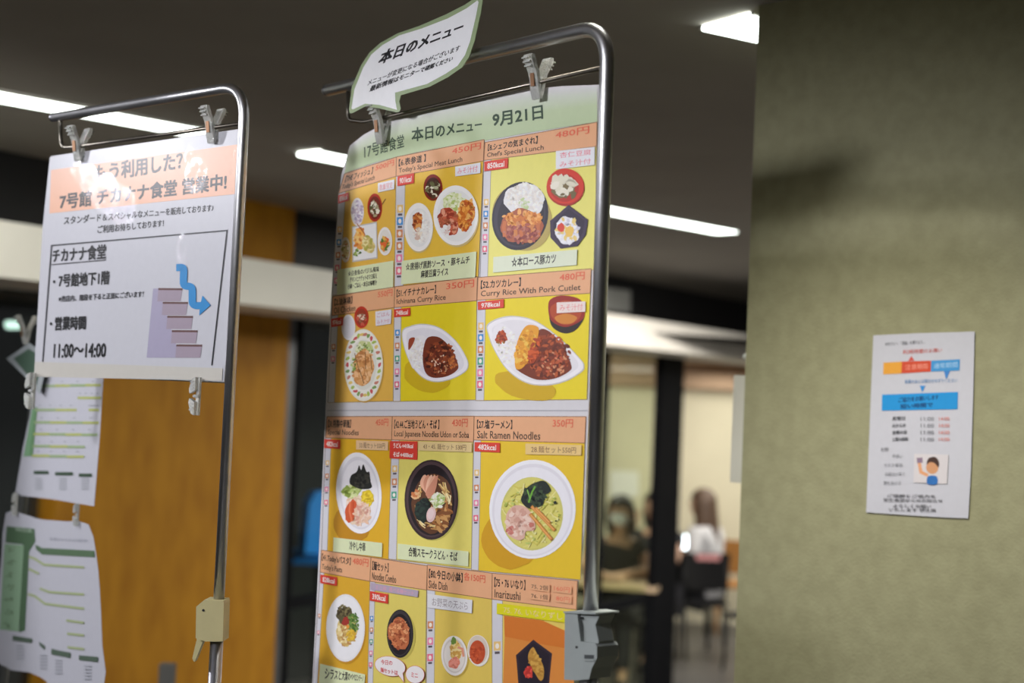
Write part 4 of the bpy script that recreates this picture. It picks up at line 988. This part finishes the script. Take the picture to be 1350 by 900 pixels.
for i in range(4):
    y = 416+i*29
    P.line((185, y), (185, y+16), (240+4*i, y+14), (240+4*i, y-2), ['月曜日', '火から木', '金曜の昼', '土曜の昼間'][i], (90, 92, 98), .01); P.line((306, y), (306, y+16), (362, y+16), (362, y), '11:00', (120, 122, 130)); P.line((384, y), (384, y+16), (428, y+16), (428, y), '14:00', (220, 130, 120))
P.line((138, 545), (138, 562), (170, 562), (170, 545), 'お願', (110, 110, 116))
for i, (a, b) in enumerate(((185, 232), (150, 228), (155, 240), (150, 222))):
    P.line((a, 574+i*38), (a, 590+i*38), (b, 590+i*38), (b, 574+i*38), ['手洗い', 'マスク着用', '会話は小声で', '間をあける'][i], (130, 132, 138))
P.poly([(280, 572), (425, 576), (418, 700), (276, 694)], (210, 204, 208))
P.ell(356, 630, 26, 28, (206, 150, 110)); P.poly(smooth([(332, 618), (340, 592), (368, 586), (384, 606), (382, 630), (366, 612), (346, 608)]), (70, 50, 44)); P.poly(smooth([(338, 668), (374, 668), (376, 700), (336, 700)]), (50, 110, 180)); P.stroke([(338, 664), (308, 650), (300, 606)], 14, (222, 160, 116)); P.poly([(290, 590), (314, 588), (316, 610), (292, 612)], (140, 120, 140))
for i, (x0, x1, y) in enumerate(((165, 370, 742), (148, 400, 760), (190, 352, 784), (172, 372, 800))):
    P.line((x0, y), (x0, y+14), (x1, y+18), (x1, y+4), ['ご理解とご協力を', '学生食堂からのお知らせ', 'よろしくお願い', 'いたします 学生係'][i], (110, 110, 116), .01)
P.build('notice_print', pp_m, pn)

# ================================================================== clear clips
clip_m = clear_plastic('clear plastic'); spring_m = mat('copper spring', (.36, .19, .10), .35, .7)
def clip(name, S, px, py, h_px, label, group, scale=None, kind='peg', flip=False, off=0.0, tint=None):
    """a clear plastic peg: two bent jaws on a hinge, gripping the sheet; (px,py) is the hinge"""
    c = S.hit(px, py)+S.N*off; k = h_px/FPX*c.y
    e = thing('plastic_clip', label, 'clip', tuple(c), group)
    Xv, Nv, Zv = S.X(), S.N, Vector((0, 0, 1))
    if flip: Zv = -Zv
    wd = k*.34; th = k*.07
    for sgn, nm in ((1, 'front_jaw'), (-1, 'back_jaw')):
        prof = [(.03, -.52), (.10, -.30), (.15, 0), (.20, .16), (.38, .50), (.38-.0, .62), (.28, .62), (.10, .20), (.05, .02), (.0, -.28), (.0, -.52)]
        bm = bmesh.new()
        add_prism(bm, [c + Nv*(n*k*sgn) + Zv*(z*k) - Xv*wd/2 for n, z in prof], Xv*wd)
        # ribs on the handle
        for r in range(3):
            zz_ = .30+r*.1; nn_ = .26+(zz_-.2)*.55
            add_prism(bm, [c + Nv*((nn_)*k*sgn) + Zv*(zz_*k) - Xv*wd*.42, c+Nv*((nn_+.05)*k*sgn)+Zv*((zz_)*k)-Xv*wd*.42, c+Nv*((nn_+.05)*k*sgn)+Zv*((zz_+.04)*k)-Xv*wd*.42, c+Nv*((nn_)*k*sgn)+Zv*((zz_+.05)*k)-Xv*wd*.42], Xv*wd*.84)
        bm_obj(nm, bm, clip_m, e, bevel=k*.012)
    bm = bmesh.new(); add_tube(bm, [c-Xv*wd*.56, c+Xv*wd*.56], k*.05, 10); bm_obj('hinge_pin', bm, clip_m, e, smooth=True)
    bm = bmesh.new(); add_prism(bm, [c+Nv*(.155*k)-Xv*wd*.22-Zv*k*.2, c+Nv*(.155*k)+Xv*wd*.22-Zv*k*.2, c+Nv*(.2*k)+Xv*wd*.22+Zv*k*.14, c+Nv*(.2*k)-Xv*wd*.22+Zv*k*.14], Nv*k*.02)
    bm_obj('spring', bm, spring_m, e)
    return e
clip('c', PO, 709, 105, 50, 'clear plastic clip on the wire, right of the speech-bubble card', 'clips on the hanging wires')
clip('c', PO, 503, 166, 46, 'clear plastic clip under the tail of the speech-bubble card', 'clips on the hanging wires')
clip('c', SG, 104, 192, 40, 'clear plastic clip at the upper left corner of the notice', 'clips on the hanging wires')
clip('c', SG, 280, 167, 42, 'clear plastic clip at the upper right corner of the notice', 'clips on the hanging wires')
def double_clip(S, px, py, h_px, label, off=0.0):
    """two little clips joined back to back, one jaw up and one jaw down"""
    c = S.hit(px, py)+S.N*off; k = h_px/FPX*c.y
    e = thing('double_clip', label, 'clip', tuple(c), 'double clips below the sheets')
    Xv, Nv, Zv = S.X(), S.N, Vector((0, 0, 1)); wd = k*.2
    bm = bmesh.new(); add_prism(bm, [c+Xv*wd*a+Zv*k*b+Nv*k*.02 for a, b in ((.1, -.5), (.72, -.5), (.78, .5), (.2, .5))], Nv*k*.07); bm_obj('spine', bm, clip_m, e, bevel=k*.012)
    for s in (1, -1):
        bm = bmesh.new(); add_prism(bm, [c+Xv*wd*a+Zv*k*b*s+Nv*k*.10 for a, b in ((-.1, .46), (.55, .50), (.6, .16), (-.55, .06), (-.7, .18))], Nv*k*.1)
        for r in range(3): add_prism(bm, [c+Xv*wd*a+Zv*k*(b+r*.09)*s+Nv*k*.2 for a, b in ((-.4, .16), (.4, .2), (.4, .235), (-.4, .195))], Nv*k*.02)
        bm_obj('jaw', bm, clip_m, e, bevel=k*.02)
    bm = bmesh.new(); add_tube(bm, [c-Xv*wd*.2+Nv*k*.1, c+Xv*wd*.75+Nv*k*.1], k*.045, 10); bm_obj('hinge_pin', bm, clip_m, e, smooth=True)
    return e
double_clip(SG, 44, 515, 48, 'clear double clip at the lower left corner of the notice')
double_clip(SG, 261, 522, 50, 'clear double clip at the lower right of the notice beside the tube')
double_clip(TT, 25, 664, 30, 'blurred clear clip between the two timetables, at their left edges', .004)
double_clip(TT, 106, 678, 30, 'blurred clear clip between the two timetables, at their right edges', .004)
clip('c', TT, 42, 437, 34, 'blurred clear clip left of the notice, above the tilted card', 'clips on the hanging wires', off=.012)

# ================================================================== the dining room beyond the glass
skin_m = mat('skin', (.62, .38, .26), .5, 0, .08, 12)
def skin_mesh(name, nodes, edges, m, parent, sub=2, root=0):
    me = bpy.data.meshes.new(name); me.from_pydata([n[0] for n in nodes], edges, [])
    o = bpy.data.objects.new(name, me); COL.objects.link(o)
    sk = o.modifiers.new('s', 'SKIN'); sk.use_smooth_shade = True
    for i, n in enumerate(nodes):
        r = n[1]; me.skin_vertices[0].data[i].radius = r if isinstance(r, tuple) else (r, r)
        me.skin_vertices[0].data[i].use_root = (i == root)
    ss = o.modifiers.new('u', 'SUBSURF'); ss.levels = sub; ss.render_levels = sub
    bpy.context.view_layer.update()
    me2 = bpy.data.meshes.new_from_object(o.evaluated_get(bpy.context.evaluated_depsgraph_get()))
    bpy.data.objects.remove(o); bpy.data.meshes.remove(me); me2.name = name
    for p in me2.polygons: p.use_smooth = True
    me2.materials.clear()
    return link(name, me2, m, parent)
def child(name, me_o, parent):
    me_o.name = name; me_o.parent = parent; me_o.matrix_parent_inverse = Matrix(); return me_o
def hand(nodes, edges, wrist, d, side, up):
    """palm, four unequal bent fingers and a thumb from a wrist node; d = finger direction, side = thumb side"""
    w0 = Vector(nodes[wrist][0]); d = Vector(d).normalized(); s = Vector(side).normalized(); u = Vector(up)
    nodes.append((tuple(w0+d*.045), (.034, .015))); palm = len(nodes)-1; edges.append((wrist, palm))
    nodes.append((tuple(w0+d*.085), (.036, .013))); kn = len(nodes)-1; edges.append((palm, kn))
    for k, (ln, lat) in enumerate(((.070, .028), (.078, .010), (.072, -.010), (.056, -.028))):
        p = w0+d*.09+s*lat; prev = kn
        for j, f in enumerate((.1, .5, .8, 1.0)):
            q = p+d*ln*f-u*(.012*f*f)+s*lat*.15*f
            nodes.append((tuple(q), .0085-.0007*j)); edges.append((prev, len(nodes)-1)); prev = len(nodes)-1
    prev = palm
    for f, r in ((.4, .011), (.75, .0095), (1.0, .008)):
        q = w0+d*(.03+.05*f)+s*(.03+.03*f)-u*.008
        nodes.append((tuple(q), r)); edges.append((prev, len(nodes)-1)); prev = len(nodes)-1
def person(label, loc, rot, shirt, hair, long_hair, mask, arms, group, trousers=(.02, .02, .025)):
    e = thing('person', label, 'person', loc, group, R_(rot))
    N = [((0, .03, .50), (.15, .12)), ((0, .03, .66), (.135, .10)), ((0, .01, .84), (.15, .105)), ((0, -.01, .98), (.14, .09)), ((0, -.03, 1.07), (.05, .05)),
         ((0, -.05, 1.14), (.058, .068)), ((0, -.06, 1.20), (.074, .088)), ((0, -.055, 1.27), (.078, .094)), ((0, -.05, 1.33), (.05, .062))]
    E = [(0, 1), (1, 2), (2, 3), (3, 4), (4, 5), (5, 6), (6, 7), (7, 8)]
    # nose, ears
    N.append(((0, -.155, 1.215), .012)); E.append((6, 9))
    for s in (-1, 1): N.append(((s*.083, -.05, 1.22), (.012, .02))); E.append((6, len(N)-1))
    ends = []
    for s, (el, wr, fd) in zip((-1, 1), arms):
        b = len(N); N += [((s*.17, -.01, .985), .052), (el, .042), (tuple(Vector(el).lerp(Vector(wr), .5)), .036), (wr, (.026, .021))]
        E += [(3, b), (b, b+1), (b+1, b+2), (b+2, b+3)]
        hand(N, E, b+3, fd, Vector((-s, 0, .0)) if abs(fd[0]) < .7 else Vector((0, -1, 0)), (0, 0, 1))
        ends.append(b)
    for s in (-1, 1):
        b = len(N); N += [((s*.10, -.04, .50), .085), ((s*.12, -.42, .49), .062), ((s*.12, -.40, .28), .052), ((s*.12, -.39, .09), .036), ((s*.12, -.45, .04), (.036, .03)), ((s*.12, -.56, .03), (.03, .02))]
        E += [(0, b), (b, b+1), (b+1, b+2), (b+2, b+3), (b+3, b+4), (b+4, b+5)]
    body = skin_mesh('body', N, E, skin_m, None); child('body', body, e)
    sm = mat('cloth %s' % (shirt,), shirt, .85, 0, .12, 30)
    tn = [((0, .03, .45), (.185, .15)), ((0, .03, .56), (.185, .15)), ((0, .03, .68), (.17, .13)), ((0, .01, .84), (.185, .135)), ((0, -.01, .97), (.205, .135)), ((0, -.02, 1.05), (.10, .085))]
    te = [(0, 1), (1, 2), (2, 3), (3, 4), (4, 5)]
    for s, (el, wr, fd) in zip((-1, 1), arms):
        b = len(tn); a = Vector((s*.17, -.01, .985))
        tn += [(tuple(a), .085), (tuple(a.lerp(Vector(el), .55)), .064)]; te += [(4, b), (b, b+1)]
        if shirt[0] > .3:
            tn += [(el, .052), (tuple(Vector(el).lerp(Vector(wr), .8)), .04)]; te += [(b+1, b+2), (b+2, b+3)]
    child('shirt', skin_mesh('shirt', tn, te, sm, None), e)
    pn_, pe_ = [((0, .03, .50), (.16, .13))], []
    for s in (-1, 1):
        b = len(pn_); pn_ += [((s*.10, -.04, .50), .094), ((s*.12, -.42, .49), .072), ((s*.12, -.40, .28), .062), ((s*.12, -.39, .12), .05)]; pe_ += [(0, b), (b, b+1), (b+1, b+2), (b+2, b+3)]
    child('trousers', skin_mesh('trousers', pn_, pe_, mat('dark cloth', trousers, .85), None), e)
    for s in (-1, 1):
        bm = bmesh.new(); add_ball(bm, Vector((s*.12, -.47, .035)), .04, 1, 2.4, .85); child('shoe', bm_obj('shoe', bm, rubber, None, smooth=True), e)
    # hair: a cap plus a fall behind
    hm = mat('hair %s' % (hair,), hair, .5, 0, .35, 60)
    bm = bmesh.new(); add_ball(bm, Vector((0, -.035, 1.265)), .1, .98, 1.12, 1.05, 24, 16)
    for v in list(bm.verts):
        if v.co.y < -.085 and v.co.z < 1.285: v.co.y = -.085+(v.co.y+.085)*.15
    L = .26 if long_hair else .12
    rows = []
    for i in range(9):
        t = i/8; z = 1.30-(.10+L)*t*1.25; wdt = .100+.02*math.sin(t*3)-.03*t*t; ring = []
        for k in range(13):
            a = math.pi*(-.12+1.24*k/12); ring.append(bm.verts.new((wdt*math.cos(a), -.035+.10*t*.3+(.105+.03*t)*math.sin(a), z)))
        for k in range(12, -1, -1):
            a = math.pi*(-.12+1.24*k/12); ring.append(bm.verts.new((wdt*.8*math.cos(a), -.035+.10*t*.3+(.08+.03*t)*math.sin(a), z)))
        rows.append(ring)
    for i in range(8):
        for k in range(26): bm.faces.new((rows[i][k], rows[i][(k+1) % 26], rows[i+1][(k+1) % 26], rows[i+1][k]))
    bm.faces.new(rows[0]); bm.faces.new(rows[-1][::-1])
    child('hair', bm_obj('hair', bm, hm, None, smooth=True), e)
    for s in (-1, 1):
        bm = bmesh.new(); add_ball(bm, Vector((s*.032, -.142, 1.245)), .011, 1.3, .6, .7); child('eye', bm_obj('eye', bm, mat('eye dark', (.03, .02, .02), .2), None, smooth=True), e)
    if mask:
        bm = bmesh.new(); add_ball(bm, Vector((0, -.115, 1.185)), .062, 1.12, .85, .85)
        mo = child('face_mask', bm_obj('face_mask', bm, mat('white mask', (.80, .82, .84), .8), None, smooth=True), e)
        for s in (-1, 1): child('ear_loop', tube_obj('ear_loop', [Vector((s*.05, -.12, 1.2)), Vector((s*.09, -.08, 1.215)), Vector((s*.092, -.045, 1.225))], .003, mat('white mask', (.8, .82, .84)), None, 6), e)
    else:
        bm = bmesh.new(); add_ball(bm, Vector((0, -.142, 1.165)), .016, 1.3, .45, .4); child('mouth', bm_obj('mouth', bm, mat('lips', (.5, .16, .14), .4), None, smooth=True), e)
    return e
w1 = at(818, 712, 11.15)
person('woman in a black top and white face mask leaning her bare arms on the table', (w1.x, w1.y, .0), -14, (.012, .012, .014), (.015, .012, .012), False, True,
       [((-.24, -.20, .83), (-.05, -.40, .80), (.9, -.3, 0)), ((.25, -.19, .83), (.08, -.34, .80), (-.9, -.25, 0))], 'diners')
w2 = at(931, 712, 12.3)
person('woman with long brown hair in a white top seen from behind, holding up a phone', (w2.x, w2.y, 0), -120, (.72, .72, .74), (.13, .075, .045), True, False,
       [((-.25, -.08, .78), (-.07, -.17, .84), (.35, -.35, .85)), ((.28, -.01, .78), (.345, -.05, .835), (.1, -.12, 1))], 'diners')
w3 = at(866, 722, 11.9)
person('person in black half hidden behind the dark post, arm raised to the chin', (w3.x, w3.y, 0), -30, (.014, .014, .018), (.02, .015, .015), False, False,
       [((-.24, -.22, .82), (-.12, -.22, 1.06), (.2, .1, .95)), ((.25, -.19, .83), (.08, -.36, .80), (-.9, -.25, 0))], 'diners')
# phone
p = at(900, 714, 11.95)
ph = thing('phone', 'bright white phone screen held up beside the post', 'phone', tuple(p))
Mx = Matrix.Translation(p) @ Matrix.Rotation(R_(12), 4, 'Z') @ Matrix.Rotation(R_(-12), 4, 'X')
bm = bmesh.new(); add_box(bm, (0, .005, 0), (.078, .009, .135), Mx); bm_obj('phone_body', bm, frame_m, ph, bevel=.003)
bm = bmesh.new(); add_box(bm, (0, -.0005, 0), (.07, .002, .11), Mx); bm_obj('screen', bm, emit('phone glow', (.85, .96, 1), 7.0), ph)

table_m = mat('pale table top', (.62, .46, .30), .4, 0, .15, 20)
def table(label, x, y, rot, w_, d_):
    t = thing('dining_table', label, 'table', (x, y, 0), 'dining tables', R_(rot))
    bm = bmesh.new(); add_box(bm, (0, 0, .75), (w_, d_, .03)); child('tabletop', bm_obj('tabletop', bm, table_m, None, bevel=.006), t)
    for sx in (-1, 1):
        for sy in (-1, 1):
            bm = bmesh.new(); add_box(bm, (sx*(w_/2-.06), sy*(d_/2-.06), .3675), (.045, .045, .735)); child('leg', bm_obj('leg', bm, frame_m, None, bevel=.004), t)
    bm = bmesh.new(); add_box(bm, (0, 0, .70), (w_-.14, d_-.14, .06)); child('apron', bm_obj('apron', bm, frame_m, None), t)
f1 = Vector((-.24, -.97, 0))
table('pale table top under the folded arms of the masked woman', w1.x-.20, w1.y-.40, -14, .95, .44)
table('pale table top beyond the black chair of the long-haired woman', w2.x-.33, w2.y+.60, 60, 1.3, .6)
black_pl = mat('black chair', (.008, .008, .009), .5); wood_ch = mat('orange wood', (.50, .22, .05), .5, 0, .2, 20)
def chair(label, x, y, rot, m, lm, band=None):
    c = thing('dining_chair', label, 'chair', (x, y, 0), 'dining chairs', R_(rot))
    bm = bmesh.new(); add_box(bm, (0, 0, .44), (.42, .42, .035)); child('seat', bm_obj('seat', bm, m, None, bevel=.012), c)
    bm = bmesh.new()
    for k in range(8):
        a0, a1 = -.20+.05*k, -.15+.05*k; f = lambda x_: .20+.02*(1-(x_/.2)**2)
        add_prism(bm, [Vector((a0, f(a0), .56)), Vector((a1, f(a1), .56)), Vector((a1, f(a1)+.04, .86)), Vector((a0, f(a0)+.04, .86))], Vector((0, .02, 0)))
    bmesh.ops.remove_doubles(bm, verts=bm.verts[:], dist=.0005)
    bo = child('backrest', bm_obj('backrest', bm, m, None), c)
    if band:
        bm = bmesh.new(); add_box(bm, (0, .28, .83), (.20, .012, .045)); child('back_label', bm_obj('back_label', bm, mat('pink label', (.80, .36, .36), .6), None, bevel=.003), c)
    for sx in (-1, 1):
        for sy in (-1, 1):
            child('leg', tube_obj('leg', [Vector((sx*.18, sy*.18, .43)), Vector((sx*.2, sy*.21, 0))], .013, lm, None, 10), c)
        child('back_post', tube_obj('back_post', [Vector((sx*.18, .20, .43)), Vector((sx*.18, .22, .58)), Vector((sx*.18, .25, .80))], .012, lm, None, 10), c)
chair('black chair behind the masked woman', w1.x, w1.y+.03, -14, black_pl, black_pl)
chair('black chair with a pink label on its back under the long-haired woman', w2.x-.08, w2.y-.03, -168, black_pl, black_pl, True)
chair('black chair of the person half hidden behind the post', w3.x, w3.y+.02, -30, black_pl, black_pl)
q = at(1004, 770, 11.5); chair('empty black chair next to the edge of the rendered pillar', q.x, q.y, 200, black_pl, black_pl)
q = at(975, 745, 13.5); chair('orange wooden chair by the cream wall, right of the long-haired woman', q.x, q.y, 175, wood_ch, wood_ch)
q = at(828, 640, 13.99)
bm = bmesh.new(); add_prism(bm, [at(x, y, 13.985) for x, y in ((805, 620), (842, 621), (842, 655), (804, 654))], Vector((0, .004, 0)))
tag(bm_obj('paper_notice', bm, mat('white paper', (.85, .85, .83), .7)), 'blank white paper on the far cream wall above the masked woman', 'notice')
